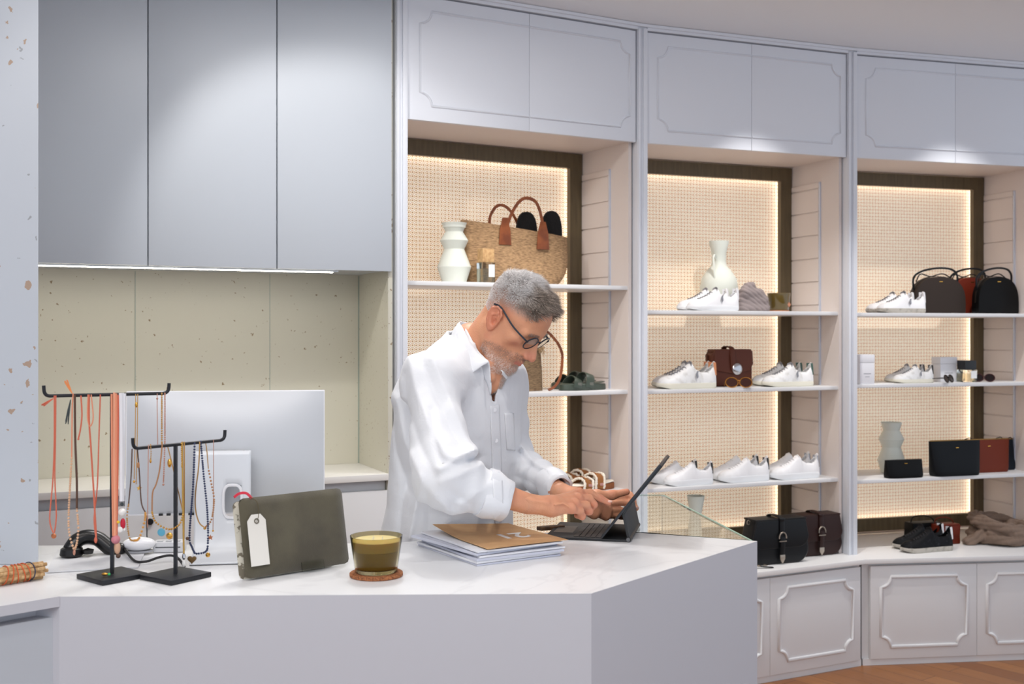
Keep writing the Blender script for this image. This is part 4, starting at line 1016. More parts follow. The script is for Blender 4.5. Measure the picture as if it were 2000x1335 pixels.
# left hand gripping the far edge of the tablet: palm up below, thumb on the screen, fingers behind
WL = P(1114, 968, 2.615)
LPc = P(1168, 990, 2.685)
LH_ = [(P(1094, 960, 2.625), WL, .0235, .0195, .02)]
LM = [P(1178, 976, 2.700), P(1184, 986, 2.690), P(1186, 997, 2.680), P(1183, 1007, 2.670)]
for m_ in LM: LH_.append((WL.lerp(m_, .15), m_, .0185, .0115, .012))
LH_ += [(WL, P(1160, 1003, 2.64), .016, .0130, .014)]
LH_ += fing([P(1140, 970, 2.630), P(1165, 966, 2.632), P(1196, 966, 2.640), P(1224, 960, 2.648)], .0135, .0078, .01)     # thumb
LH_ += fing([LM[0], P(1212, 968, 2.740), P(1230, 966, 2.745), P(1237, 976, 2.735)], .0092, .0072)
LH_ += fing([LM[1], P(1216, 980, 2.735), P(1236, 982, 2.735), P(1242, 992, 2.720)], .0094, .0072)
LH_ += fing([LM[2], P(1210, 996, 2.715), P(1226, 998, 2.720), P(1234, 1002, 2.710)], .0086, .0066)
LH_ += fing([LM[3], P(1200, 1006, 2.700), P(1212, 1008, 2.705), P(1220, 1010, 2.70)], .0080, .0060)
def bbox(parts, pad=.012):
    q = np.array([list(p) for s in parts for p in s[:2]]); r = max(max(s[2], s[3]) for s in parts)
    return q.min(0)-r-pad, q.max(0)+r+pad
# under-body: neck base, chest and arms below the clothes, one skin surface
UB = [(P(920, 672, 2.66), P(905, 800, 2.70), .052, .085), (P(905, 800, 2.70), P(880, 1050, 2.72), .085, .09), (SH_R, SH_L, .035, .035), (SH_R, EL_R, .042, .034), (EL_R, P(1030, 983, 2.362), .034, .0225),
      (SH_L, EL_L, .042, .034), (EL_L, P(1094, 960, 2.625), .034, .0235), (P(880, 1050, 2.72), P(872, 1300, 2.78), .09, .075), (P(880, 1050, 2.72), P(850, 1300, 2.68), .09, .075)]
def join(ms):
    Vs, Fs, o = [], [], 0
    for v, f in ms: Vs.append(v); Fs.append(f+o); o += len(v)
    return np.concatenate(Vs), np.concatenate(Fs)
c_ = HC; hv = surfnet(lambda X: head_sdf(X), (c_[0]-.19, c_[1]-.15, c_[2]-.22), (c_[0]+.15, c_[1]+.15, c_[2]+.15), .0019)
rv = surfnet(hand_sdf(RH), *bbox(RH), .0017); lv = surfnet(hand_sdf(LH_), *bbox(LH_), .0017)
ubf = [(V3(a), V3(b), r1, r2, .04) for a, b, r1, r2 in UB]
def ub_sdf(X):
    d = None
    for a, b, r1, r2, k in ubf:
        v = rcone(X, a, b, r1, r2); d = v if d is None else smin(d, v, k)
    return d
lo = np.array([-.50, 2.15, .70]); hi = np.array([.30, 3.02, 1.62]); bv = surfnet(ub_sdf, lo, hi, .008)
BV, BF = join([hv, rv, lv, bv])
# skin tones by place (beard, lips, ear, hair roots); local colour only
def cl(h): return np.array(srgb(h))
def sstep(a, b, x): t = np.clip((x-a)/(b-a), 0, 1); return t*t*(3-2*t)
Hc = np.stack(to_head(BV.T.astype(f32)), 1); hx, hy, hz = Hc.T; ay = np.abs(hy)
cols = np.tile(cl((228, 164, 126)), (len(BV), 1))
isH = np.zeros(len(BV), bool); isH[:len(hv[0])] = True
def blend(c, m): 
    global cols
    cols = cols*(1-m[:, None])+cl(c)[None]*m[:, None]
rng = np.random.RandomState(3)
sp = rng.rand(len(BV))
blot = vnoise(BV.T, 90, 1)*.5+.5
blend((206, 138, 112), blot*.35)
blend((204, 122, 102), isH*sstep(.020, .0, np.sqrt((hx-.11)**2+(ay*.8)**2+(hz+.036)**2)-.008)*.6)     # nose
blend((206, 118, 92), isH*sstep(.073, .08, ay)*.55)                                               # ears
blend((196, 118, 100), isH*sstep(.03, .0, np.sqrt((hx-.07)**2+(ay-.048)**2+(hz+.02)**2))*.5)
beard = isH*(BV[:, 2] > P(0, 737, 2.58).z)*np.clip(sstep(-.045, -.062, hz+.25*np.maximum(.04-hx, 0))*sstep(-.01, .02, hx)*sstep(-.124, -.114, hz)*(1-(hz < -.098)*sstep(.070, .058, hx)), 0, 1)
beard = np.maximum(beard, isH*sstep(-.040, -.050, hz)*sstep(.07, .085, hx)*sstep(.034, .026, ay))
lipm = isH*sstep(.0085, .0035, np.abs(hz+.070))*sstep(.082, .087, hx)*sstep(.0235, .018, ay)
bm_ = beard*(1-lipm)
blend((146, 116, 104), bm_*.45*(sp < .8)); blend((222, 214, 208), bm_*(sp > .60)*.55*sstep(-.07, -.09, hz)); blend((104, 84, 76), bm_*(sp < .3)*.5*sstep(-.075, -.05, hz))
blend((190, 106, 100), lipm*.7)
sc1 = isH*sstep(.028, .060, hz+.35*np.maximum(-hx, 0)-.22*np.maximum(hx, 0))*sstep(.082, .06, hx)
blend((150, 134, 126), sc1*.75)
for q_ in (iM, mM, rM, pM, P(1172, 972, 2.49), P(1160, 985, 2.455), P(1151, 998, 2.432), P(1137, 1008, 2.41), P(1189, 981, 2.497), P(1224, 960, 2.648), P(1196, 966, 2.64)):
    blend((206, 112, 92), (~isH)*.55*np.exp(-((BV-np.array(q_))**2).sum(1)/.013**2))
blend((186, 118, 92), (~isH)*.35*(vnoise(BV.T, 150, 4)*.5+.5))
SKIN = NT('skin'); at = SKIN.n('ShaderNodeVertexColor', {'layer_name': 'skin_tone'}); tcs = SKIN.n('ShaderNodeTexCoord')
nzs = SKIN.n('ShaderNodeTexNoise', ins={'Vector': tcs.outputs['Object'], 'Scale': 320.0, 'Detail': 4.0})
bps = SKIN.n('ShaderNodeBump', ins={'Height': nzs.outputs['Fac'], 'Strength': 0.5, 'Distance': 0.0015})
SKIN.set(Base_Color=at.outputs['Color'], Roughness=0.48, Subsurface_Weight=0.12, Subsurface_Radius=(0.010, 0.004, 0.002), Subsurface_Scale=1.0, Normal=bps.outputs[0])
nmesh('body', BV, BF, SKIN.m, MAN, cols)
# hair: a cropped cap of roots plus separate short strands
HAIRM = NT('grey_hair'); ha = HAIRM.n('ShaderNodeVertexColor', {'layer_name': 'skin_tone'}); HAIRM.set(Base_Color=ha.outputs['Color'], Roughness=0.5); HAIRM = HAIRM.m
fc = BF[:0]; hV, hF = hv
HH = np.stack(to_head(hV.T.astype(f32)), 1)
e1 = hV[hF[:, 1]]-hV[hF[:, 0]]; e2 = hV[hF[:, 2]]-hV[hF[:, 0]]; fn_ = np.cross(e1, e2); fn_ /= (np.linalg.norm(fn_, axis=1)[:, None]+1e-12)
fcn = HH[hF].mean(1); wc = hV[hF].mean(1)
fx, fy, fz = fcn.T
outw = ((wc-(np.array(HC)+np.array(HZ)*.03))*fn_).sum(1) > 0
fn_[~outw] *= -1
line = .046+.25*np.maximum(fx, 0)+ .012*np.cos(np.abs(fy)*60)           # hairline height
top = sstep(-.004, .048, fz-line-.02*(fx < -.02)+0.42*np.minimum(fx+.02, 0)*-1*0)
front = sstep(.086, .070, fx)
back = sstep(-.060, -.020, fz-(-.01))*(fx < -.02)
dens = np.clip(np.maximum(top*front*(fz > .03), back*.55*(fz > -.006)*(np.abs(fy) < .075)), 0, 1)
dens[(np.abs(fy) > .074) & (fz < .035)] = 0
dens[(fx > -.035) & (fz < .030)] = 0
pr_ = dens/dens.sum(); NS = 26000
pick = rng.choice(len(hF), NS, p=pr_)
bary = rng.rand(NS, 2)*.9; root = hV[hF[pick, 0]]+bary[:, :1]*e1[pick]*1.0+bary[:, 1:]*e2[pick]*.5
nrm = fn_[pick]; lx, ly, lz = fcn[pick].T
hgt = sstep(.045, .105, lz)                                            # longer on the crown
Ln = .0028+.0165*hgt*(.5+.6*rng.rand(NS))+.016*sstep(.02, .07, lx)*hgt*(.6+.5*rng.rand(NS))
clump = np.stack([np.sin(lx*160+ly*90), np.sin(ly*170+lz*70), np.sin(lz*150-lx*80)], 1)
flow = np.array(HX)[None]*(.75+.3*rng.randn(NS)[:, None]*.5)+np.array(HY)[None]*(ly[:, None]*4+.35*rng.randn(NS)[:, None])-np.array(HZ)[None]*(.25*(1-hgt)[:, None])
lift = .8+.5*rng.rand(NS)[:, None]+.5*sstep(.05, .085, lx)[:, None]
d0 = nrm*lift*.75+flow*.70+clump*.16+rng.randn(NS, 3)*.13; d0 /= np.linalg.norm(d0, axis=1)[:, None]
d1 = nrm*.30+flow*.95+clump*.30+rng.randn(NS, 3)*.16; d1 /= np.linalg.norm(d1, axis=1)[:, None]
p0 = root-nrm*.0005; p1 = root+d0*Ln[:, None]*.55; p2 = p1+d1*Ln[:, None]*.5
side = np.cross(d0, rng.randn(NS, 3)); side /= np.linalg.norm(side, axis=1)[:, None]; s2 = np.cross(d0, side)
wd = .00034
Vs = np.stack([p0+side*wd, p0-side*wd*.5+s2*wd, p0-side*wd*.5-s2*wd, p1+side*wd*.8, p1-side*wd*.4+s2*wd*.8, p1-side*wd*.4-s2*wd*.8, p2], 1).reshape(-1, 3)
b = np.arange(NS)[:, None]*7
Ft = np.concatenate([b+np.array([0, 1, 4]), b+np.array([0, 4, 3]), b+np.array([1, 2, 5]), b+np.array([1, 5, 4]), b+np.array([2, 0, 3]), b+np.array([2, 3, 5]), b+np.array([3, 4, 6]), b+np.array([4, 5, 6]), b+np.array([5, 3, 6])])
dark = sstep(.002, .045, lx+.30*(lz-.1)+.008*np.sin(ly*150))
g0 = (.74+.26*rng.rand(NS))*(1-dark*.66*(rng.rand(NS) < .85))
g0 = np.minimum(g0*(1+.25*(rng.rand(NS) < .3)), .98)
hc = np.repeat(np.stack([g0, g0*(.96-.14*dark), g0*(.94-.26*dark)], 1), 7, 0)
nmesh('hair', Vs, Ft, HAIRM, MAN, hc)
# stubble and brows
mk = (bm_[:len(hV)] > .4); fm = mk[hF].all(1); idf = np.where(fm)[0]; NB = 5200
pk = rng.choice(idf, NB); rt = hV[hF[pk]].mean(1)+rng.randn(NB, 3)*.0006; nb = fn_[pk]; cz = fcn[pk][:, 2]
dd = nb*.8-np.array(HZ)[None]*.7+rng.randn(NB, 3)*.25; dd /= np.linalg.norm(dd, axis=1)[:, None]
Lb = .0018+.0026*sstep(-.08, -.11, cz)
bw_idx = np.where((np.abs(fcn[:, 2]-.026+.12*np.maximum(np.abs(fcn[:, 1])-.03, 0)) < .0045) & (np.abs(fcn[:, 1]) > .012) & (np.abs(fcn[:, 1]) < .048) & (fcn[:, 0] > .07))[0]
NW = 380; pw_ = rng.choice(bw_idx, NW); rt2 = hV[hF[pw_]].mean(1); nb2 = fn_[pw_]
d2_ = nb2*.6+np.array(HY)[None]*np.sign(fcn[pw_][:, 1:2])*.9+rng.randn(NW, 3)*.2; d2_ /= np.linalg.norm(d2_, axis=1)[:, None]
rt = np.concatenate([rt, rt2]); dd = np.concatenate([dd, d2_]); Lb = np.concatenate([Lb, np.full(NW, .006)]); n_ = len(rt)
sd = np.cross(dd, rng.randn(n_, 3)); sd /= np.linalg.norm(sd, axis=1)[:, None]; s2 = np.cross(dd, sd)
Vs = np.stack([rt+sd*.0002, rt-sd*.0001+s2*.0002, rt-sd*.0001-s2*.0002, rt+dd*Lb[:, None]], 1).reshape(-1, 3); b = np.arange(n_)[:, None]*4
Ft = np.concatenate([b+np.array([0, 1, 3]), b+np.array([1, 2, 3]), b+np.array([2, 0, 3])])
wt2 = np.concatenate([sstep(-.065, -.09, cz)*.75+.12, np.full(NW, .28)]); gg = np.clip(wt2+.15*rng.randn(n_), .05, .9)
nmesh('facial_hair', Vs, Ft, HAIRM, MAN, np.repeat(np.stack([gg, gg*.93, gg*.88], 1), 4, 0))
# glasses
GF_ = mat('dark_blue_acetate', (34, 38, 48), .3)
gl = []
def gring(s):
    return [from_head((.1010+.22*.0185*math.sin(a)-.0030*math.cos(a), s*(.0335+.0240*math.cos(a)), .005+.0210*math.sin(a))) for a in [2*math.pi*k/36 for k in range(36)]]
mb = MB()
for s in (-1, 1): mb.tube(gring(s), .0016, 8, close=True)
mb.tube(smoothpts([from_head((.1035, -.013, .011)), from_head((.108, 0, .0145)), from_head((.1035, .013, .011))], 6), .0015, 8)
fr_o = obj('eyeglasses', mb, GF_, MAN, smooth=True)
for s in (-1, 1):
    obj('temple', MB().tube(smoothpts([from_head((.1005, s*.0545, .010)), from_head((.095, s*.064, .0125)), from_head((.050, s*.0775, .020)), from_head((.006, s*.0835, .0335)), from_head((-.012, s*.0870, .0375)), from_head((-.030, s*.0850, .030))], 6), 0.0, flat=(.0030, .0040), up=tuple(HZ)), GF_, fr_o, bevel=.0006)
    c = from_head((.1010, s*.0335, .006)); rg_ = gring(s)
    mb = MB(); pts = [c+(p-c)*.95 for p in rg_]; mb.add([tuple(p) for p in pts]+[tuple(p+HX*.0010) for p in pts], [tuple(range(36)), tuple(range(71, 35, -1))]+[(i, (i+1) % 36, 36+(i+1) % 36, 36+i) for i in range(36)])
    LENS = mat('lens_glass', (236, 240, 244), .02, trans=1.0, ior=1.5)
    obj('lens', mb, LENS, fr_o)
# ---------------------------------------------------------------- shirt
TF = math.radians(33); tf = V3((math.cos(TF), -math.sin(TF), 0)); tl = V3((math.sin(TF), math.cos(TF), 0))
# torso cross-sections: centre (u,v,Y), half width across the shoulders, half depth
secs = [(P(922, 648, 2.665), .056, .054), (P(918, 660, 2.665), .068, .060), (P(914, 672, 2.665), .092, .070), (P(908, 694, 2.665), .128, .088), (P(903, 722, 2.665), .172, .110), (P(897, 765, 2.675), .188, .120), (P(894, 840, 2.685), .188, .126),
        (P(888, 910, 2.70), .176, .126), (P(880, 980, 2.71), .172, .128), (P(874, 1050, 2.72), .182, .138), (P(868, 1125, 2.73), .196, .150), (P(864, 1165, 2.73), .200, .154)]
zz_ = np.array([s[0].z for s in secs])[::-1]; cx_ = np.array([s[0].x for s in secs])[::-1]; cy_ = np.array([s[0].y for s in secs])[::-1]; wa_ = np.array([s[1] for s in secs])[::-1]; wb_ = np.array([s[2] for s in secs])[::-1]
def torso(X, off=0.0):
    z = X[2]; c0 = np.interp(z, zz_, cx_).astype(f32); c1 = np.interp(z, zz_, cy_).astype(f32); a = np.interp(z, zz_, wa_).astype(f32)-off; b = np.interp(z, zz_, wb_).astype(f32)-off
    px = X[0]-c0; py = X[1]-c1
    u = (px*tl[0]+py*tl[1])/a; w = (px*tf[0]+py*tf[1])/b
    q = (np.abs(u)**2.4+np.abs(w)**2.4)**(1/2.4)
    return (q-1)*np.minimum(a, b)*.9
ZT = secs[0][0].z; ZB = secs[-1][0].z
def pixfold(X, pts, r, depth=None):
    """distance in the picture plane (metres at the surface) to a fold line"""
    k = X[1]/f32(F); u = CX+X[0]/k; v = CY-(X[2]-CAMZ)/k; d = None
    for (a, b) in zip(pts[:-1], pts[1:]):
        bx_, by_ = b[0]-a[0], b[1]-a[1]; L2 = bx_*bx_+by_*by_
        t = np.clip(((u-a[0])*bx_+(v-a[1])*by_)/L2, 0, 1); q = np.hypot(u-a[0]-t*bx_, v-a[1]-t*by_)
        d = q if d is None else np.minimum(d, q)
    return np.exp(-np.abs(d/r)**1.35)
FOLDS = [  # polyline in the picture, width px, height in m (+ ridge, - valley)
    ([(800, 700), (812, 760), (840, 830), (872, 890)], 11, .008), ([(822, 700), (850, 770), (880, 840), (915, 900)], 9, -.007), ([(845, 700), (875, 770), (905, 840), (925, 880)], 8, .007),
    ([(790, 730), (800, 800), (822, 870), (850, 930)], 10, -.006), ([(858, 915), (900, 890), (928, 878)], 9, .012), ([(868, 900), (895, 905), (930, 895)], 8, -.010), ([(862, 940), (900, 925), (940, 905)], 9, .007),
    ([(842, 800), (852, 870), (862, 905)], 7, -.006), ([(775, 780), (790, 860), (830, 950), (880, 1000)], 10, .006), ([(766, 800), (775, 880), (800, 960)], 9, -.006),
    ([(800, 1050), (812, 990), (822, 930)], 7, .006), ([(780, 1050), (786, 980), (800, 920)], 8, -.005), ([(835, 1050), (838, 1000), (832, 960)], 9, -.005), ([(856, 1050), (870, 1020), (900, 1012)], 10, .004),
    ([(925, 760), (940, 840), (948, 930)], 12, -.004), ([(905, 760), (915, 830), (930, 880)], 9, .004), ([(985, 780), (1000, 850), (1004, 900)], 9, .004),
    ([(1012, 880), (1030, 905), (1060, 925)], 7, -.006), ([(1020, 872), (1040, 900), (1072, 920)], 6, .006), ([(1010, 930), (1035, 940), (1060, 960)], 8, -.005),
    ([(900, 985), (930, 965), (960, 945)], 8, .005), ([(880, 960), (905, 975), (930, 990)], 9, -.005)]
CUFR = P(980, 975, 2.345); CUFL = P(1092, 951, 2.640)
def armfold(X, a, b, amp, freq, seed):
    a = V3(a); b = V3(b); ba = b-a; L = float(np.sqrt(ba@ba)); d = ba/L
    t = (X[0]-a[0])*d[0]+(X[1]-a[1])*d[1]+(X[2]-a[2])*d[2]
    w = np.clip(1-np.abs(t/L-.5)*1.6, 0, 1)
    return amp*w*np.sin(t*freq+1.6*vnoise(X, 22, seed)+seed)
def shirt_outer(X):
    d = torso(X)
    d = smin(d, rcone(X, SH_R+Vector((.02, .03, -.012)), SH_R, .052, .049), .05)
    d = smin(d, rcone(X, SH_L+Vector((-.02, -.03, -.012)), SH_L, .058, .054), .05)
    d = smin(d, rcone(X, P(905, 684, 2.64), SH_R+Vector((.0, .0, .0)), .036, .047), .045)
    d = smin(d, rcone(X, P(930, 682, 2.70), SH_L+Vector((.0, .0, -.01)), .036, .048), .045)
    aR = rcone(X, SH_R, EL_R, .052, .064)
    aR = smin(aR, rcone(X, EL_R, CUFR, .062, .045), .03)
    aR = aR-armfold(X, SH_R, EL_R, .0012, 95, 1)-armfold(X, EL_R, CUFR, .0026, 110, 2)
    aL = rcone(X, SH_L, EL_L, .060, .055); aL = smin(aL, rcone(X, EL_L, CUFL, .054, .034), .03)
    aL = aL-armfold(X, SH_L, EL_L, .003, 100, 3)-armfold(X, EL_L, CUFL, .0045, 120, 4)
    d = smin(d, aR, .040); d = smin(d, aL, .03)
    for pts, r, a in FOLDS: d = d-a*pixfold(X, pts, r)
    d = d-.0008*vnoise(X, 34, 5)-.0005*vnoise(X, 75, 6)
    return d
def cutcone(X, a, b):      # beyond the cuff
    a = V3(a); b = V3(b); n_ = (b-a)/np.sqrt((b-a)@(b-a)); return (X[0]-b[0])*n_[0]+(X[1]-b[1])*n_[1]+(X[2]-b[2])*n_[2]
THK = .0125
_c = {}
def shirt(X):
    o = shirt_outer(X)
    inn = -(o+THK)                                    # hollow inside
    d = np.maximum(o, inn)
    d = np.maximum(d, X[2]-f32(ZT+.004)); 
    hem = ZB+.03+.02*np.sin((X[0]+X[1])*9); d = np.maximum(d, hem-X[2])
    near_r = rcone(X, EL_R, CUFR+(CUFR-EL_R).normalized()*.08, .09, .09)
    d = np.where(near_r < .0, np.maximum(d, cutcone(X, EL_R, CUFR)), d)
    near_l = rcone(X, EL_L, CUFL+(CUFL-EL_L).normalized()*.08, .075, .075)
    d = np.where(near_l < .0, np.maximum(d, cutcone(X, EL_L, CUFL)), d)
    # open neck: a narrow V below the collar
    k = X[1]/f32(F); u = CX+X[0]/k; v = CY-(X[2]-CAMZ)/k
    vv = np.maximum(np.abs(u-(962+(v-740)*.04))-np.maximum(0, (785-v))*.26-1, 0)*k
    wv = ((X[0]-f32(secs[4][0].x))*tf[0]+(X[1]-f32(secs[4][0].y))*tf[1]) 
    cut = np.where((v < 784) & (wv > 0), vv-.0005, .05)
    hole = rcone(X, P(945, 590, 2.60), P(918, 672, 2.655), .060, .057)
    return np.maximum(np.maximum(d, -cut), -hole)
CLOTH = NT('white_poplin'); tcc = CLOTH.n('ShaderNodeTexCoord')
nc = CLOTH.n('ShaderNodeTexNoise', ins={'Vector': tcc.outputs['Object'], 'Scale': 22.0, 'Detail': 4.0, 'Roughness': .5, 'Distortion': 1.2})
bc = CLOTH.n('ShaderNodeBump', ins={'Height': nc.outputs['Fac'], 'Strength': 0.30, 'Distance': 0.006})
CLOTH.set(Base_Color=(.80, .81, .84, 1), Roughness=.75, Normal=bc.outputs[0], Sheen_Weight=.15); CLOTH = CLOTH.m
sv = surfnet(shirt, (-.46, 2.17, ZB+.0), (.20, 3.03, ZT+.03), .0045)
SHIRT = nmesh('shirt', sv[0], sv[1], CLOTH, MAN)
# rolled cuffs
def cuff(ctr_, axis, r0, r1, ln, name):
    axis = axis.normalized(); n1 = axis.orthogonal().normalized(); n2 = axis.cross(n1)
    rings = []
    prof_ = [(-.5*ln, r0+.001), (-.5*ln, r0+.006), (-.2*ln, r0+.0075), (.2*ln, r1+.0085), (.47*ln, r1+.0070), (.5*ln, r1+.004), (.49*ln, r1), (.0, r1-.002), (-.45*ln, r0-.002)]
    for s_, r_ in prof_:
        rings.append([tuple(ctr_+axis*(s_+.004*math.sin(2*a+1))+(n1*math.cos(a)+n2*math.sin(a))*(r_*(1+.05*math.sin(3*a+s_*30)+.03*math.sin(5*a+1)))) for a in [2*math.pi*k/40 for k in range(40)]])
    mb = MB().rings(rings, cap=False, close=True)
    return obj(name, mb, CLOTH, SHIRT, smooth=True, angle=60)
cuff(CUFR-(CUFR-EL_R).normalized()*.018, (CUFR-EL_R), .046, .037, .060, 'cuff')
cuff(CUFL-(CUFL-EL_L).normalized()*.016, (CUFL-EL_L), .034, .025, .050, 'cuff')
NAIL = mat('fingernail', (236, 190, 172), .3)
for (u, v, Y, sx_) in ((1191, 978.5, 2.4905, 1), (1239.5, 975, 2.7275, 1), (1244, 991, 2.7125, 1)):
    obj('fingernail', MB().ball(P(u, v, Y), .0050, 10, 6, (1.15, .5, .62)), NAIL, MAN, smooth=True)
# project a picture point onto the shirt front
from mathutils.bvhtree import BVHTree
SB = BVHTree.FromPolygons([tuple(v) for v in sv[0]], [tuple(int(i) for i in f) for f in sv[1]])
def onshirt(u, v, off=.0008):
    d = (P(u, v, 1.0)-Vector((0, 0, CAMZ))).normalized(); h = SB.ray_cast(Vector((0, 0, CAMZ)), d)
    return (h[0]-d*off) if h[0] else P(u, v, 2.6)
def patch(name, quad, off, nx=10, ny=24, m=None, thick=.0012, label=None, fallback=None):
    (a, b, c, d) = quad; vs = []; last = None
    for j in range(ny+1):
        for i in range(nx+1):
            s, t = i/nx, j/ny
            u = (a[0]*(1-s)+b[0]*s)*(1-t)+(d[0]*(1-s)+c[0]*s)*t; v = (a[1]*(1-s)+b[1]*s)*(1-t)+(d[1]*(1-s)+c[1]*s)*t
            vs.append(onshirt(u, v, off))
    me = bpy.data.meshes.new(name); me.from_pydata([tuple(p) for p in vs], [], [(j*(nx+1)+i, j*(nx+1)+i+1, (j+1)*(nx+1)+i+1, (j+1)*(nx+1)+i) for j in range(ny) for i in range(nx)])
    me.materials.append(m or CLOTH); finish(me, True, 0); o = bpy.data.objects.new(name, me); COL.objects.link(o); o.parent = SHIRT
    md = o.modifiers.new('t', 'SOLIDIFY'); md.thickness = thick; return o
patch('placket', [(957, 792), (975, 790), (985, 1050), (966, 1050)], .0010, 6, 40)
patch('breast_pocket', [(985, 806), (1003, 806), (1006, 880), (990, 878)], .0012, 6, 16)
BTN = mat('shirt_button', (226, 226, 230), .3)
for (u, v) in ((966, 800), (969, 860), (972, 925), (976, 1018)):
    p = onshirt(u, v, .0030); n = (p-Vector((0, 0, CAMZ))).normalized()
    obj('button', MB().tube([p, p-n*.0018], .0048, 14), BTN, SHIRT, smooth=True, angle=40)
# collar: a stand round the neck and two leaves folded over it
def hp3(u, v, Y): return P(u, v, Y)
def leaf(name, outer, fold):
    """ruled strip between the fold line (top) and the outer edge"""
    A = smoothpts(fold, 8); B = [outer[i].lerp(outer[i+1], k/8) for i in range(len(outer)-1) for k in range(8)]+[outer[-1]]; n = min(len(A), len(B)); rows = []
    K = 7; vs = []; 
    for j in range(n):
        a, b = A[j], B[j]; 
        for i in range(K+1):
            t = i/K; p = a.lerp(b, t); cpt = Vector((secs[0][0].x, secs[0][0].y, p.z)); o_ = (p-cpt); o_.z = 0
            vs.append(p+o_.normalized()*.006*math.sin(math.pi*t))
    me = bpy.data.meshes.new(name); me.from_pydata([tuple(p) for p in vs], [], [(j*(K+1)+i, j*(K+1)+i+1, (j+1)*(K+1)+i+1, (j+1)*(K+1)+i) for j in range(n-1) for i in range(K)])
    me.materials.append(CLOTH); finish(me, True, 0); o = bpy.data.objects.new(name, me); COL.objects.link(o); o.parent = SHIRT
    md = o.modifiers.new('t', 'SOLIDIFY'); md.thickness = .0028; md.offset = 0; return o
leaf('collar', [P(935, 668, 2.79), P(905, 668, 2.76), P(882, 662, 2.70), P(880, 668, 2.62), P(887, 688, 2.565), P(898, 712, 2.535), P(910, 737, 2.525), P(926, 726, 2.525), P(942, 714, 2.520), P(953, 708, 2.52)],
     [P(940, 640, 2.78), P(918, 632, 2.75), P(902, 628, 2.71), P(898, 630, 2.65), P(904, 640, 2.60), P(914, 660, 2.575), P(924, 676, 2.56), P(934, 690, 2.55), P(943, 698, 2.54), P(952, 704, 2.525)])
leaf('collar', [P(1002, 722, 2.66), P(998, 738, 2.63), P(988, 740, 2.60), P(980, 730, 2.585)],
     [P(992, 712, 2.70), P(988, 714, 2.65), P(982, 717, 2.61), P(976, 721, 2.585)])
leaf('collar_stand', [P(975, 700, 2.74), P(940, 668, 2.77), P(912, 655, 2.74), P(902, 655, 2.67), P(910, 672, 2.60), P(930, 708, 2.575), P(945, 735, 2.56), P(953, 752, 2.55), P(958, 772, 2.548)],
     [P(975, 680, 2.73), P(940, 640, 2.76), P(918, 632, 2.73), P(905, 634, 2.67), P(914, 648, 2.61), P(932, 682, 2.575), P(946, 698, 2.55), P(955, 708, 2.535), P(957, 735, 2.535)])
# trousers and shoes, hidden by the counter from the front
TR = mat('navy_trousers', (52, 58, 74), .85)
hipc = secs[-1][0]
def trou(X):
    d = ell(X, (hipc.x, hipc.y+.01, .93), (.150, .165, .115))
    for sgn, fx_ in ((-1, .0), (1, .03)):
        hip = V3(hipc)+tl*sgn*.085; knee = V3((hip[0]+.02+fx_, hip[1], .50)); ank = V3((hip[0]-.02+fx_, hip[1], .09))
        d = smin(d, rcone(X, (hip[0], hip[1], .90), knee, .098, .070), .03); d = smin(d, rcone(X, knee, ank, .070, .056), .03)
    return d-.002*vnoise(X, 30, 2)
tv = surfnet(trou, (hipc.x-.22, hipc.y-.24, .03), (hipc.x+.24, hipc.y+.26, 1.06), .009); tv[0][:, 2] = np.maximum(tv[0][:, 2], .055)
nmesh('trousers', tv[0], tv[1], TR, MAN)
for sgn, fx_ in ((-1, .0), (1, .03)):
    hip = V3(hipc)+tl*sgn*.085; a = Vector((float(hip[0])-.03+fx_, float(hip[1]), .04)); b = a+Vector((float(tf[0]), float(tf[1]), 0))*.17
    s_v = surfnet(lambda X: np.maximum(smin(rcone(X, a+Vector((0, 0, .03)), b, .045, .038), rcone(X, a, a+Vector((0, 0, .04)), .045, .045), .02), .002-X[2]), (a.x-.06, a.y-.16, -.01), (a.x+.22, a.y+.07, .15), .006)
    nmesh('shoe', s_v[0], s_v[1], mat('dark_leather_shoe', (40, 34, 30), .5), MAN)
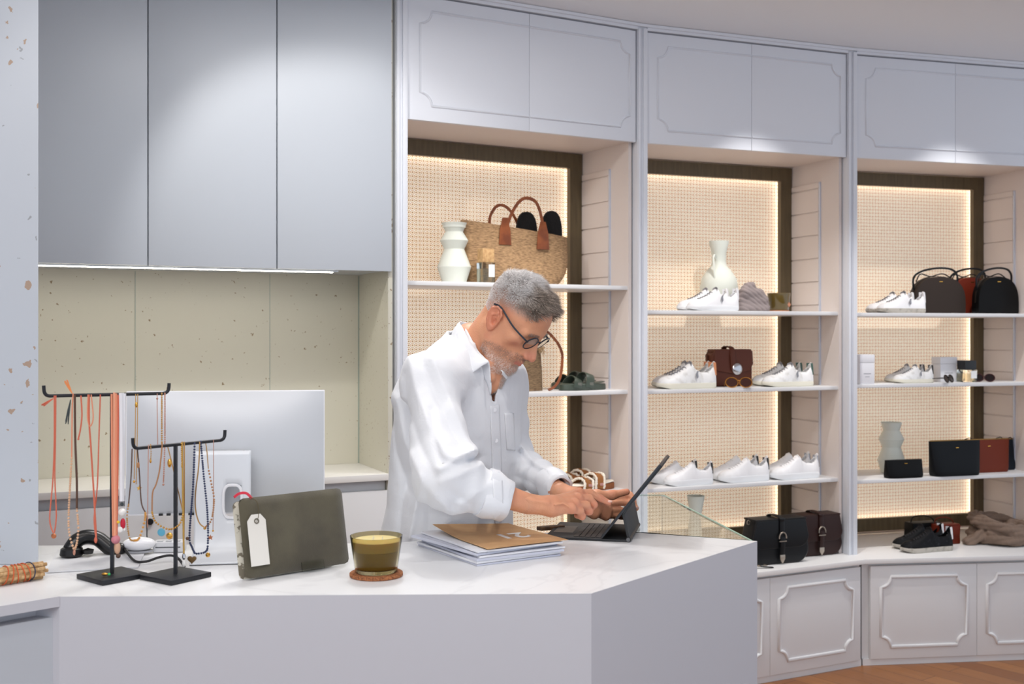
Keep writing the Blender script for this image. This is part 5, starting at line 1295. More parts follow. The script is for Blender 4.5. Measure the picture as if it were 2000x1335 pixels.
# ---------------------------------------------------------------- goods on the shelves
def shelf_z(i, s): return WTZ if s is None else SHELF[i][s]
class Spot:
    """a place in bay i at column u and local depth y, standing on shelf s"""
    def __init__(s, i, sh, u, y, rz=0.0):
        s.i = i; s.x = bx(i, u, y); s.y = y; s.z = shelf_z(i, sh)+.0006; s.w = bw(i, s.x, y, s.z); s.k = s.w.y/F; s.rz = BAY[i][4]+rz
    def h(s, v): return CAMZ-(v-CY)*s.k-s.z              # height above the shelf of picture row v
    def lx(s, u): return bx(s.i, u, s.y)-s.x             # local x of picture column u
    def root(s, name, label, cat, group=None): return thing(name, label, cat, (s.w.x, s.w.y, s.z), s.rz, group)
SHO = {}
def shoe_geo(thick):
    if thick in SHO: return SHO[thick]
    so = .020 if not thick else .026
    xt = [-.142, -.134, -.115, -.085, -.045, -.010, .010, .022, .034, .060, .095, .122, .136, .142]
    tt = [.024, .038, .050, .056, .070, .090, .104, .108, .088, .074, .072, .094, .118, .116]
    xw = [-.143, -.138, -.125, -.100, -.060, .0, .06, .11, .132, .143]
    ww = [.002, .018, .034, .045, .046, .038, .035, .036, .028, .002]
    def up(X):
        top = np.interp(X[0], xt, tt).astype(f32)+(.006 if thick else 0); w = np.interp(X[0], xw, ww).astype(f32)
        zr = np.clip((X[2]-so)/(top-so+1e-4), 0, 1.1); wz = w*(1-.52*zr**1.8)
        d = smax((np.abs(X[1])-wz)*.8, (X[2]-top)*.75, .012); d = np.maximum(d, so-.004-X[2]); d = np.maximum(d, np.abs(X[0])-.1415)
        hol = np.maximum(np.maximum(np.abs(X[1])-(wz-.0055), np.abs(X[0]-.078)-.055), .034-X[2])
        return np.maximum(d, -hol)
    v, f = surfnet(up, (-.15, -.056, .005), (.15, .056, .13), .0032)
    n = 40; ol = []
    for k in range(n):
        a = 2*math.pi*k/n; x = -.0+.1455*math.cos(a); ol.append((x, (np.interp(max(-.1425, min(.1425, x)), xw, ww)+.0035)*(1 if math.sin(a) >= 0 else -1) if abs(math.sin(a)) > 1e-6 else 0.0))
    mb = MB(); rr = []
    for z, s_ in ((0.0, .955), (.003, .985), (so*.5, 1.0), (so, .995), (so+.0035, .975)):
        rr.append([(x*s_ if abs(x) < 1 else x, y*s_, z+(.010*max(0, (-x-.085)/.06)**2 if z < so else .002*max(0, (-x-.085)/.06)**2)) for x, y in ol])
    mb.rings(rr); sole = mb
    lac = []
    tv = lambda x: float(np.interp(x, xt, tt))+(.006 if thick else 0)
    mb = MB()
    for k in range(6):
        x = -.078+k*.0135; wv = .021; z = tv(x)
        pts = [(x+.004, -wv*1.0, z-.010), (x+.001, -wv*.55, z-.001), (x, 0, z+.0025), (x+.001, wv*.55, z-.001), (x+.004, wv, z-.010)]
        mb.tube(smoothpts(pts, 4), .0, flat=(.0075, .0022), up=(0, 0, 1))
        if k < 5: mb.tube([(x+.002, -wv*.8, z-.006), (x+.008, 0, z+.0048), (x+.015, wv*.8, tv(x+.0135)-.006)], .0, flat=(.006, .002), up=(0, 0, 1))
    lac = mb
    tg_ = MB(); tg_.rings([[(-.001+x, y, z) for x, y, z in ((.010+q*.004, -.021+abs(q)*0, .094+q*.016), (.014+q*.004, 0, .102+q*.016), (.010+q*.004, .021, .094+q*.016), (.0135+q*.004, .021, .094+q*.016), (.0175+q*.004, 0, .102+q*.016), (.0135+q*.004, -.021, .094+q*.016))] for q in (0, .5, 1)])
    hl = MB(); rows = []
    for zz in (.055, .070, .085, .100, .111):
        row = []
        for a in range(-5, 6):
            th_ = a/5*(1.15-.012*(zz-.048)/.038); wz = .0310*(1-.30*((zz-.05)/.06)); row.append((.1462-.030*(1-math.cos(th_))-max(0, zz-.095)*.15, wz*math.sin(th_), zz))
        rows.append(row)
    inner = [[(x-.004, y*.85, z) for x, y, z in r[::-1]] for r in rows]
    hl.rings([r+q for r, q in zip(rows, inner)])
    sid = MB()
    sid.ext([(.030, .042), (.036, .050), (.034, .066), (.038, .076), (.028, .074), (.022, .060)], -.0415, -.0385)
    SHO[thick] = (v, f, sole, lac, tg_, hl, sid); return SHO[thick]
LIN = mat('shoe_lining', (176, 176, 180), .85)
SHC = {}
def shoe(sp, L, up, sole, lace, heel, label, group, thick=False, mark=None, rz=0.0):
    key = (up.name, sole.name, lace.name, heel.name, thick, mark.name if mark else '')
    v, f, so, la, tg_, hl, sid = shoe_geo(thick)
    r = sp.root('sneaker', label, 'shoe', group); r.rotation_euler[2] += rz
    if key in SHC:
        for nm_, me in SHC[key]:
            o = bpy.data.objects.new(nm_, me); COL.objects.link(o); o.parent = r
    else:
        os_ = [nmesh('upper', v, f, up, r), obj('sole', so, sole, r, smooth=True, angle=45), obj('laces', la, lace, r, smooth=True), obj('tongue', tg_, lace if mark else up, r, smooth=True, angle=50), obj('heel_tab', hl, heel, r, smooth=True, angle=50)]
        if mark: os_.append(obj('side_patch', sid, mark, r, bevel=.001))
        SHC[key] = [(o.name.split('.')[0], o.data) for o in os_]
    k = L/.285; r.scale = (k, k, k); return r
UPW = mat('white_leather', (238, 238, 240), .5); UPW2 = mat('worn_white_leather', (232, 232, 232), .55, noise=(30, (206, 204, 200), .5, .7)); UPB = mat('black_pony_leather', (12, 13, 17), .65, spec=.2, noise=(70, (44, 44, 50), .58, .72))
SLW = mat('white_rubber', (236, 238, 240), .5); SLC = mat('cream_rubber', (226, 222, 206), .6); SLG = mat('worn_grey_rubber', (186, 180, 170), .6, noise=(40, (150, 144, 134), .5, .7))
LCG = mat('grey_laces', (150, 150, 156), .8, noise=(90, (90, 90, 94), .5, .6)); LCW = mat('white_laces', (236, 236, 238), .7); LCB = mat('black_laces', (30, 30, 34), .7)
HT = {'white': UPW, 'orange': mat('tan_suede_tab', (214, 142, 98), .8), 'green': mat('green_tab', (62, 96, 88), .6), 'black': mat('black_tab', (26, 30, 36), .5), 'silver': mat('silver_tab', (190, 192, 198), .25, .7)}
MK = mat('silver_patch', (150, 150, 156), .4, .3)
def pair(i, s, near, far_toe, mats, desc, y=.125, dy=.088, thick=False, mark=None):
    u0, u1 = near; sp = Spot(i, s, (u0+u1)/2, y); L = abs(bx(i, u1, y)-bx(i, u0, y))
    shoe(sp, L, *mats, 'near %s' % desc, None, thick, mark)
    uf = far_toe+(u1-u0)/2*.97; sp2 = Spot(i, s, uf, y+dy)
    shoe(sp2, L, *mats, 'far %s' % desc, None, thick, mark)
pair(1, 0, (1343, 1441), 1325, (UPW, SLW, LCG, UPW), 'white sneaker of the pair in front of the white jug', mark=MK, y=.105, dy=.075)
pair(1, 1, (1284, 1397), 1276, (UPW2, SLC, LCG, HT['orange']), 'white sneaker with tan heel of the pair left of the brown bag', mark=MK)
pair(1, 1, (1490, 1586), 1471, (UPW2, SLC, LCG, HT['green']), 'white sneaker with green heel of the pair right of the sunglasses', mark=MK)
pair(1, 2, (1299, 1391), 1270, (UPW, SLW, LCW, HT['black']), 'plain white sneaker with dark heel, leftmost pair of the lower row', thick=True, y=.11)
pair(1, 2, (1404, 1500), 1386, (UPW, SLW, LCW, HT['black']), 'plain white sneaker with dark heel, middle pair of the lower row', thick=True, y=.12)
pair(1, 2, (1505, 1598), 1490, (UPW, SLW, LCW, HT['silver']), 'plain white sneaker with silver heel, rightmost pair of the lower row', thick=True, y=.12)
pair(2, 0, (1714, 1805), 1694, (UPW, SLG, LCG, UPW), 'white sneaker of the pair left of the half-moon bags', mark=MK)
pair(2, 1, (1745, 1821), 1730, (UPW2, SLC, LCG, HT['black']), 'white sneaker with black heel of the pair between the white boxes', mark=MK)
pair(2, None, (1761, 1858), 1746, (UPB, SLG, LCB, UPW), 'black sneaker with white heel on the low worktop', y=-.02, dy=.09)

CER = mat('matt_white_ceramic', (222, 226, 216), .7, bump=(60, .1))
def lathe_px(sp, prof, m, name, parent=None, flip=True):
    """prof: (half width px, row v) from bottom to top"""
    pr = [(0.0, 0.0)]+[(a*sp.k, max(0.0, sp.h(v))) for a, v in prof]
    return pr
def vase(i, s, u, y, prof, label, name='vase', th=.004):
    sp = Spot(i, s, u, y); r = sp.root(name, label, 'vase' if name == 'vase' else name)
    out = [(a*sp.k, v*sp.k) for a, v in prof]
    pr = [(0.0, 0.0)]+out+[(out[-1][0]-th, out[-1][1]), (out[-1][0]-th*1.4, out[-1][1]-.02), (0.0, out[-1][1]-.03)]
    obj('vessel', MB().lathe(pr, 40), CER, r, smooth=True, angle=35 if name == 'jug' else 11); return r, sp
# heights given in px above the shelf
vase(0, 0, 887, .22, [(23, 0), (33, 31), (33, 32.5), (20, 66), (20, 67), (27.5, 83), (27.5, 84), (17.5, 100), (17.5, 101), (25, 118)], 'white angular stacked-cone vase beside the straw tote')
vase(2, 2, 1741, .27, [(20, 0), (26, 23), (26, 24), (17.5, 49), (17.5, 50), (24, 65), (24, 66), (15.5, 82), (15.5, 83), (20, 98)], 'pale green angular vase behind the small black pouch')
r, sp = vase(1, 0, 1404, .315, [(22, 0), (27, 5), (36, 30), (37, 48), (34, 64), (24, 80), (15, 90), (13.5, 100), (14.5, 115), (19.5, 136), (19, 138)], 'white bulbous jug with a flared neck and small handle', 'jug')
for s_ in (-1,):
    q = sp.k
    obj('handle', MB().tube(smoothpts([(-11*q, -.018, 103*q), (-17*q, -.030, 108*q), (-22*q, -.040, 103*q), (-23*q, -.050, 80*q), (-22*q, -.056, 58*q)], 5), .0, flat=(.013, .008), up=(0, -1, 0)), CER, r, smooth=True, angle=50)
vase(1, None, 1359, .20, [(15, 0), (16, 3), (13, 60), (10, 78), (11, 86), (17.5, 122)], 'pale grey flared vase on the low worktop left of the saddle bags')

# woven tote with slippers in it
def weave(name, c1, c2, sc=150.0):
    n = NT(name); tc = n.n('ShaderNodeTexCoord'); 
    w = n.n('ShaderNodeTexWave', {'bands_direction': 'Z'}, {'Vector': tc.outputs['Object'], 'Scale': sc, 'Distortion': 5.0, 'Detail': 3.0, 'Detail Scale': .4})
    nz = n.n('ShaderNodeTexNoise', ins={'Vector': n.n('ShaderNodeMapping', ins={'Vector': tc.outputs['Object'], 'Scale': (60, 60, 420), 'Rotation': (0, .12, 0)}).outputs[0], 'Scale': 1.0, 'Detail': 5.0})
    f = n.n('ShaderNodeMapRange', ins={'Value': nz.outputs['Fac'], 'From Min': .30, 'From Max': .62, 'To Min': 0.0, 'To Max': .59}).outputs[0]
    b = n.n('ShaderNodeBump', ins={'Height': w.outputs['Fac'], 'Strength': .5, 'Distance': .002})
    return n.set(Base_Color=n.mix(n.math('MULTIPLY', f, 1.7), srgb(c1), srgb(c2)), Roughness=.85, Normal=b.outputs[0])
RAF = weave('woven_raffia', (112, 84, 58), (196, 158, 116)); RAF2 = weave('woven_raffia_brown', (78, 58, 40), (150, 122, 90), 110.0)
COG = mat('cognac_leather', (142, 76, 36), .4, noise=(20, (116, 58, 26), .4, .6)); CHOC = mat('chocolate_leather', (92, 46, 30), .5, spec=.3)
sp = Spot(0, 0, 1008, .25); t = sp.root('straw_tote', 'large woven straw tote bag with tan leather handles on the top shelf', 'bag'); k = sp.k; kx = (sp.lx(1110)-sp.lx(903))/207
def tote_ring(tt, n=28):
    xl_ = -104+12*(1-tt)**3; xr = 103-24*(1-tt)**3.5-2*tt
    th_ = .075*(1-.55*tt)*(.72+.28*min(1, tt*5)); out = []
    for q in range(n):
        a = 2*math.pi*q/n; ca, sa = math.cos(a), math.sin(a)
        x = ((xl_+xr)/2+(xr-xl_)/2*math.copysign(abs(ca)**.55, ca))*kx; y = th_*math.copysign(abs(sa)**.7, sa)
        top = (122-25*((x/kx+106)/212))*k; out.append((x, y+.004*math.sin(x*40+tt*5), .0+tt*top))
    return out
_b = obj('body', MB().rings([[(0, 0, .0005)]*28]+[tote_ring(a/12) for a in range(13)], cap=False), RAF, t, smooth=True, angle=60)
_m = _b.modifiers.new('t', 'SOLIDIFY'); _m.thickness = .004
def strap(pts, w, th, m, name, par, up=(0, -1, 0), n=6): return obj(name, MB().tube(smoothpts(pts, n), 0.0, flat=(w, th), up=up), m, par, smooth=True, angle=40)
def lp(u, h, y=0.0): return (sp.lx(u), y, h*k)
H_ = lambda v: (552-v)
strap([lp(975, H_(474), -.048), lp(977, H_(452), -.046), lp(990, H_(415), -.042), lp(1006, H_(390), -.04), lp(1022, H_(383), -.04), lp(1040, H_(393), -.04), lp(1050, H_(430), -.042), lp(1048, H_(455), -.046), lp(1048, H_(478), -.050)], .014, .004, COG, 'handle', t)
strap([lp(967, H_(442), .05), lp(968, H_(418), .05), lp(980, H_(398), .05), lp(994, H_(395), .05), lp(1008, H_(405), .05), lp(1020, H_(425), .05), lp(1026, H_(450), .048)], .013, .004, COG, 'handle', t)
for (u, v0, v1, yy) in ((975, 476, 446, -.0505), (1048, 482, 450, -.0525)):
    obj('handle_tab', MB().ext([(sp.lx(u-12), H_(v0)*k), (sp.lx(u+12), H_(v0)*k), (sp.lx(u+10), H_(v1)*k), (sp.lx(u+5), H_(v1-22)*k), (sp.lx(u-5), H_(v1-22)*k), (sp.lx(u-10), H_(v1)*k)], yy-.004, yy), COG, t, bevel=.001)
FUR = mat('black_shearling', (14, 13, 14), .95, bump=(220, 1.0, .006))
for n_, (u, vt) in enumerate(((1033, 407), (1082, 404))):
    q = Spot(0, 0, u, .25); rt = thing('slipper', '%s of the two black fluffy slippers standing in the straw tote' % ('left one' if n_ == 0 else 'right one'), 'slipper', tuple(bw(0, q.x, .25, q.z+.125)), BAY[0][4])
    hh = (552-vt)*q.k-.125; pts = []
    for a in range(24):
        an = 2*math.pi*a/24; pts.append((.052*math.copysign(abs(math.cos(an))**.8, math.cos(an)), hh/2+hh/2*math.copysign(abs(math.sin(an))**.85, math.sin(an))))
    obj('footbed', MB().ext([(x, z) for x, z in pts], .012, .030), FUR, rt, bevel=.005, bseg=3)
    sv_ = surfnet(lambda X: ell(X, (0, -.002, .040), (.040, .022, .030))-.003*vnoise(X, 230, 1), (-.06, -.05, -.01), (.06, .04, .09), .004)
    nmesh('strap', sv_[0], sv_[1], FUR, rt)
def perfume(i, s, u, y, w, hb, hc, capm, label):
    sp = Spot(i, s, u, y); r = sp.root('perfume_bottle', label, 'bottle'); k = sp.k; w *= k; hb *= k; hc *= k; d = w*.45
    obj('glass', MB().box(-w/2, w/2, -d, d, 0, hb), GLASS, r, bevel=.002)
    obj('liquid', MB().box(-w/2+.004, w/2-.004, -d+.004, d-.004, .006, hb*.7), mat('pale_perfume', (236, 226, 196), .1, trans=.9, ior=1.33), r)
    obj('cap', MB().box(-w*.45, w*.45, -d*.9, d*.9, hb+.0005, hb+hc), capm, r, bevel=.0015)
    obj('paper_label', MB().box(-w*.02, w*.44, -d-.0012, -d-.0002, hb*.3, hb*.9), mat('label_white', (240, 240, 240), .7), r)
perfume(0, 0, 949, .14, 28, 40, 27, mat('pale_wood_cap', (206, 168, 118), .6, noise=(80, (186, 144, 96), .4, .6)), 'square glass perfume bottle with a wooden cap before the straw tote')
perfume(2, 1, 1888, .14, 29, 24, 18, mat('black_cap', (18, 18, 20), .3), 'square glass perfume bottle with a black cap on the right shelf')
# bucket bag
sp = Spot(0, 1, 1025, .22); t = sp.root('bucket_bag', 'woven brown bucket bag with a frayed rim and long tan strap', 'bag'); k = sp.k*1.03
obj('body', MB().rings([[((32+1*math.sin(tt*4))*k*math.copysign(abs(math.cos(a))**.75, math.cos(a))*(1.06-.12*tt), .055*math.copysign(abs(math.sin(a))**.8, math.sin(a)), tt*78*k) for a in [2*math.pi*q/28 for q in range(28)]] for tt in [0, .03, .1, .3, .5, .7, .85, 1]]), RAF2, t, smooth=True, angle=60)
fm = MB()
for q in range(90):
    a = random.uniform(0, 2*math.pi); x = 31*k*math.copysign(abs(math.cos(a))**.75, math.cos(a)); y = .055*math.copysign(abs(math.sin(a))**.8, math.sin(a)); z0 = 76*k
    fm.tube([(x, y, z0), (x*1.05+random.uniform(-.006, .006), y*1.05-.002, z0+random.uniform(.008, .02)), (x*1.14+random.uniform(-.012, .012), y*1.14, z0+random.uniform(-.022, .012))], .0011, 4)
obj('frayed_rim', fm, mat('raffia_fringe', (176, 146, 108), .9), t)
strap([(sp.lx(1046), 0, 74*k), (sp.lx(1062), 0, 112*k), (sp.lx(1082), -.01, 96*k), (sp.lx(1092), -.02, 74*k), (sp.lx(1091), -.03, 54*k), (sp.lx(1082), -.05, 24*k), (sp.lx(1070), -.06, 8*k), (sp.lx(1056), -.064, .5*k+.002)], .012, .004, COG, 'strap', t, up=(0, -1, 0))
# two-strap sandals
def sandal(i, s, u, y, L, footm, strapm, label, fuzz=None, rz=0.0, group=None):
    sp = Spot(i, s, u, y); r = sp.root('sandal', label, 'sandal', group); r.rotation_euler[2] += rz
    ol = [(L*(.5*math.cos(a)), (.048 if math.cos(a) < 0 else .038)*math.copysign(abs(math.sin(a))**.8, math.sin(a))) for a in [2*math.pi*q/32 for q in range(32)]]
    obj('sole', MB().rings([[(x*s_, y_*s_, z) for x, y_ in ol] for z, s_ in ((0, .97), (.002, 1), (.020, 1), (.026, .98))]), footm, r, smooth=True, angle=40)
    obj('footbed', MB().rings([[(x*s_, y_*s_, z+.008*max(0, x/(L/2))**2) for x, y_ in ol] for z, s_ in ((.0262, .97), (.029, .93))]), fuzz or footm, r, smooth=True, angle=40)
    for (cx2, hh, rot) in ((-.24*L, .052, .25), (.02*L, .068, .38)):
        for off in (0.0,):
            pts = [(cx2+hh*.0, -.048, .012), (cx2+.004, -.047, .032), (cx2+.012, -.034, hh-.006), (cx2+.016, 0, hh+.004), (cx2+.012, .034, hh-.006), (cx2+.004, .047, .032), (cx2, .048, .012)]
            st_ = strap(pts, .042, .0045, strapm, 'strap', r, up=(0, -1, 0), n=5)
            if fuzz:
                for ee in (-.023, .023):
                    e3 = MB(); w_ = [Vector(p)+Vector((ee, 0, -.001)) for p in smoothpts(pts, 8)]
                    for c3 in w_: e3.ball((c3.x+random.uniform(-.002, .002), c3.y*1.03, c3.z+random.uniform(-.002, .002)), .0055, 7, 5)
                    obj('fleece_edge', e3, fuzz, st_, smooth=True)
            obj('buckle', MB().box(cx2+.0, cx2+.020, -.0505, -.0475, .020, .034), mat('buckle_%s' % strapm.name, (120, 118, 108) if not fuzz else (206, 150, 140), .3, .6), st_, bevel=.001)
    return r
GRN = mat('dark_green_foam', (62, 72, 62), .4)
sandal(0, 1, 1138, .15, .235, GRN, GRN, 'near dark green two-strap sandal right of the bucket bag')
sandal(0, 1, 1122, .27, .235, GRN, GRN, 'far dark green two-strap sandal right of the bucket bag')
TAN = mat('tan_suede', (146, 92, 44), .8); CRK = mat('cork_brown_sole', (150, 88, 48), .75); FLC = mat('cream_fleece', (236, 228, 214), .95)
sandal(0, 2, 1156, .13, .245, CRK, TAN, 'near tan sandal with cream fleece behind the hands', FLC, .1)
sandal(0, 2, 1130, .26, .235, CRK, TAN, 'far tan sandal with cream fleece behind the hands', FLC, .1)
# scarf folded, candle on the middle shelf
def cloth_blob(sp, name, label, cat, parts, m, pad, hs, nf, seed, part='cloth'):
    r = sp.root(name, label, cat)
    ps = [(V3(a), V3(b), r1, r2) for a, b, r1, r2 in parts]
    def fn(X):
        d = None
        for a, b, r1, r2 in ps:
            v = rcone(X, a, b, r1, r2); d = v if d is None else smin(d, v, .014)
        fold = np.sin((X[0]*.8+X[2]*1.2+.25*X[1])*nf+2.4*vnoise(X, 26, seed)); d = d-.0045*np.abs(fold)**.6-.0025*vnoise(X, 60, seed+1)
        return np.maximum(d, .0008-X[2])
    q = np.array([list(p) for s_ in parts for p in s_[:2]]); rm = max(max(s_[2], s_[3]) for s_ in parts)+pad
    lo_ = q.min(0)-rm; hi_ = q.max(0)+rm; lo_[2] = max(lo_[2], -.006)
    v, f = surfnet(fn, lo_, hi_, hs); nmesh(part, v, f, m, r); return r
GKN = mat('grey_brown_knit', (150, 138, 136), .95, bump=(240, .5, .002)); TPE = mat('taupe_wool', (128, 108, 94), .95, bump=(260, .5, .002))
sp = Spot(1, 0, 1468, .15); k = sp.k
cloth_blob(sp, 'folded_scarf', 'grey crumpled scarf heaped beside the white sneakers and jug', 'scarf', [((-22*k, 0, 6*k), (28*k, 0, 6*k), .022, .024), ((-20*k, .01, 20*k), (24*k, 0, 22*k), .026, .026), ((-14*k, 0, 36*k), (16*k, 0, 34*k), .028, .022), ((-8*k, 0, 48*k), (0, 0, 50*k), .018, .014)], GKN, .02, .0035, 120, 3)
sp = Spot(1, 0, 1521, .17); k = sp.k
t = sp.root('glass_candle', 'dark olive glass candle with a copper diamond mark on the middle shelf', 'candle')
cz = thing('coaster', 'thin tan coaster under the dark candle on the middle shelf', 'coaster', (sp.w.x, sp.w.y, sp.z), sp.rz)
obj('disc', MB().lathe([(0, 0), (20*k, 0), (20*k, .005), (0, .005)], 32), mat('tan_coaster', (196, 140, 104), .8), cz, smooth=True, angle=40)
t.location[2] += .0056
DGL = mat('dark_amber_glass', (98, 80, 34), .08, coat=.6)
obj('cup', MB().lathe([(0, 0), (18*k, 0), (19*k, .003), (22.5*k, 33*k), (22*k, 33.5*k), (21*k, 33*k), (18*k, 8*k), (0, 8*k)], 36), DGL, t, smooth=True, angle=45)
obj('wax', MB().lathe([(0, 8.2*k), (17.5*k, 8.2*k), (19.6*k, 25*k), (0, 25*k)], 30), WAX, t, smooth=True, angle=45)
obj('diamond_mark', MB().ext([(11*k, 6*k), (15*k, 11*k), (11*k, 16*k), (7*k, 11*k)], -17.9*k-.002, -17.4*k+.001), mat('copper_mark', (206, 140, 108), .4, .4), t)
# brown shoulder bag with a silver disc
def bagroot(i, s, u, y, name, label): 
    sp = Spot(i, s, u, y); return sp, sp.root(name, label, 'bag')
sp, t = bagroot(1, 1, 1424, .24, 'shoulder_bag', 'brown leather flap bag with a round silver disc clasp'); k = sp.k
w = (sp.lx(1462)-sp.lx(1385))/2; h = 72*k
obj('body', MB().ext([(-w, .008), (-w+.012, 0), (w-.012, 0), (w, .008), (w, h*.8), (w-.012, h*.93), (-w+.006, h*.93), (-w, h*.8)], -.03, .035), CHOC, t, bevel=.006, bseg=3)
obj('flap', MB().ext([(-w+.006, h*.98), (-w+.002, h*.60), (-w+.02, h*.42), (0, h*.34), (w-.02, h*.42), (w, h*.60), (w-.004, h*.95), (w*.6, h)], -.040, -.031), CHOC, t, bevel=.003, bseg=3)
obj('flap_top', MB().ext([(-w+.006, h*.93), (w-.006, h*.93), (w-.01, h), (-w+.01, h)], -.038, .034), CHOC, t, bevel=.004)
strap([(-.004, -.043, h*.45), (-.008, -.046, h*.8), (-.008, -.03, h*1.04), (-.008, .03, h*1.04), (-.008, .042, h*.7)], .028, .004, CHOC, 'closing_strap', t)
obj('disc_clasp', MB().rings([[(.016+r_*math.cos(a), y, h*.47+r_*math.sin(a)) for a in [2*math.pi*q/28 for q in range(28)]] for r_, y in ((.001, -.056), (.015, -.055), (.024, -.052), (.0275, -.048), (.027, -.0465))]), SILVER, t, smooth=True)
strap([(-w-.003, -.02, h*.2), (-w-.010, 0, h*.55), (-w-.004, .02, h*.85)], .016, .004, CHOC, 'side_strap', t, up=(-1, 0, 0))
def sunglasses(i, s, u, y, wpx, fm, lm, label, rz=0.0, tilt=.5):
    sp = Spot(i, s, u, y); r = sp.root('sunglasses', label, 'sunglasses'); r.rotation_euler[2] += rz; k = sp.k; w = wpx*k; rx = w*.23; rz_ = w*.18
    fr = MB()
    def el(cx3, q=1.0): return [(cx3+rx*q*math.cos(a), -.0+.35*rz_*q*math.sin(a), rz_+.003+rz_*q*math.sin(a)) for a in [2*math.pi*p/22 for p in range(22)]]
    for c3 in (-w*.26, w*.26): fr.tube(el(c3), .0024, 6, close=True)
    fr.tube(smoothpts([(-w*.06, 0, rz_*1.4), (0, -.003, rz_*1.6), (w*.06, 0, rz_*1.4)], 4), .002, 6); obj('frame', fr, fm, r, smooth=True)
    for c3 in (-w*.26, w*.26):
        e3 = el(c3, .94); mb = MB(); mb.add(e3+[(x, y_+.0012, z) for x, y_, z in e3], [tuple(range(22)), tuple(range(43, 21, -1))]+[(p, (p+1) % 22, 22+(p+1) % 22, 22+p) for p in range(22)]); obj('lens', mb, lm, r)
    for s3 in (-1, 1): obj('temple', MB().tube(smoothpts([(s3*w*.49, .002, rz_*1.3), (s3*w*.47, .05, rz_*1.2), (s3*w*.44, .10, rz_*.9), (s3*w*.42, .125, .004)], 5), .0018, 6), fm, r, smooth=True)
    return r
DLENS = mat('dark_lens', (30, 20, 20), .05)
sunglasses(1, 1, 1443, .07, 52, mat('gold_frame', (214, 150, 70), .25, .9), mat('brown_lens', (62, 34, 28), .08), 'gold framed sunglasses in front of the brown bag', -.45)
BKF = mat('black_acetate', (16, 15, 17), .2)
sunglasses(2, 1, 1853, .07, 40, BKF, DLENS, 'black round sunglasses in front of the white box', .5)
sunglasses(2, 1, 1922, .10, 40, mat('maroon_acetate', (66, 22, 30), .3), DLENS, 'maroon sunglasses right of the black-capped perfume bottle', -.5)
def carton(i, s, u0, u1, vt, y, d, label, m, lab=True):
    u = (u0+u1)/2; sp = Spot(i, s, u, y); r = sp.root('perfume_box', label, 'box'); w = (bx(i, u1, y)-bx(i, u0, y))/2; h = sp.h(vt)
    obj('box_body', MB().box(-w, w, 0, d, 0, h*.72), m, r, bevel=.0008); obj('lid', MB().box(-w-.0008, w+.0008, -.0008, d+.0008, h*.725, h), m, r, bevel=.0008)
    if lab: obj('print_line', MB().box(-w*.5, w*.5, -.0005, -.0001, h*.34, h*.37).box(-w*.3, w*.3, -.0005, -.0001, h*.24, h*.26), mat('grey_print', (176, 176, 182), .7), r)
    return r
BOXW = mat('box_white', (236, 236, 240), .6)
carton(2, 1, 1680, 1708, 692, .06, .09, 'tall white box at the left end of the right middle shelf', BOXW)
carton(2, 1, 1837, 1869, 697, .17, .07, 'white box behind the black round sunglasses', BOXW)
# saddle bags on the worktop
def saddle(i, u0, u1, vt, y, col, hw, label):
    u = (u0+u1)/2; sp = Spot(i, None, u, y); r = sp.root('saddle_bag', label, 'bag'); w = (bx(i, u1, y)-bx(i, u0, y))/2; h = sp.h(vt); T = .045
    def outline(sx=1, dz=0):
        p = [(-w*.82, h)]; p = []
        p += arc(-w*.52, h*.30, w*.46, 180, 270, 5)[0:0]
        rr = w*.42; pts = [(-w*.84, h), (-w*.96, h*.62)]+arc(-w+rr, rr, rr, 180, 270, 7)+arc(w-rr, rr, rr, 270, 360, 7)+[(w*.96, h*.62), (w*.84, h)]
        return [(x*sx, z) for x, z in pts]
    obj('body', MB().ext(outline(), -T, T), col, r, bevel=.009, bseg=3)
    r2 = w*.34; fl_ = [(-w*.84, h*.985), (-w*.94, h*.66)]+arc(-w*.96+r2, h*.36+r2, r2, 180, 270, 6)+arc(w*.96-r2, h*.36+r2, r2, 270, 360, 6)+[(w*.94, h*.66), (w*.84, h*.985)]
    obj('flap', MB().ext(fl_, -T-.009, -T-.0005).box(-w*.88, w*.88, -T-.008, T, h*.975, h*1.012), col, r, bevel=.004, bseg=3)
    strap([(0, T+.004, h*.6), (0, T+.002, h*1.02), (0, -T-.004, h*1.035), (0, -T-.013, h*.93), (0, -T-.014, h*.60)], .026, .004, col, 'closing_strap', r)
    strap([(0, -T-.018, h*.62), (0, -T-.019, h*.45), (0, -T-.014, h*.2)], .024, .0035, col, 'strap_end', r)
    hm = mat('aged_silver', (176, 164, 150), .3, .9)
    obj('buckle', MB().tube([(.019*math.cos(a), -T-.0195, h*.60+.024*math.sin(a)) for a in [math.pi*(q/10)-.15 for q in range(12)]], .0032, 6).tube([(-.019, -T-.0195, h*.52), (.019, -T-.0195, h*.52)], .0028, 6), hm, r, smooth=True)
    obj('strap_tip', MB().ext([(-.013, h*.22), (.013, h*.22), (.013, h*.13), (0, h*.02), (-.013, h*.13)], -T-.0185, -T-.0135), hm, r, bevel=.001)
    for sx in (-1, 1): obj('side_ring', MB().tube([(sx*(w*.90+.008*math.cos(a)), 0, h*.93+.010*math.sin(a)) for a in [2*math.pi*q/14 for q in range(14)]], .0022, 6, close=True), hm, r, smooth=True)
    return r, sp, w, h
BLS = mat('black_leather', (12, 14, 17), .38, spec=.3, bump=(300, .08)); BRS = mat('dark_brown_leather', (44, 22, 18), .42, spec=.3)
r, sp, w, h = saddle(1, 1457, 1569, 1010, -.012, BLS, 0, 'black leather saddle bag with a silver buckle on the low worktop')
saddle(1, 1545, 1634, 1002, .078, BRS, 0, 'dark brown leather saddle bag behind the black one')
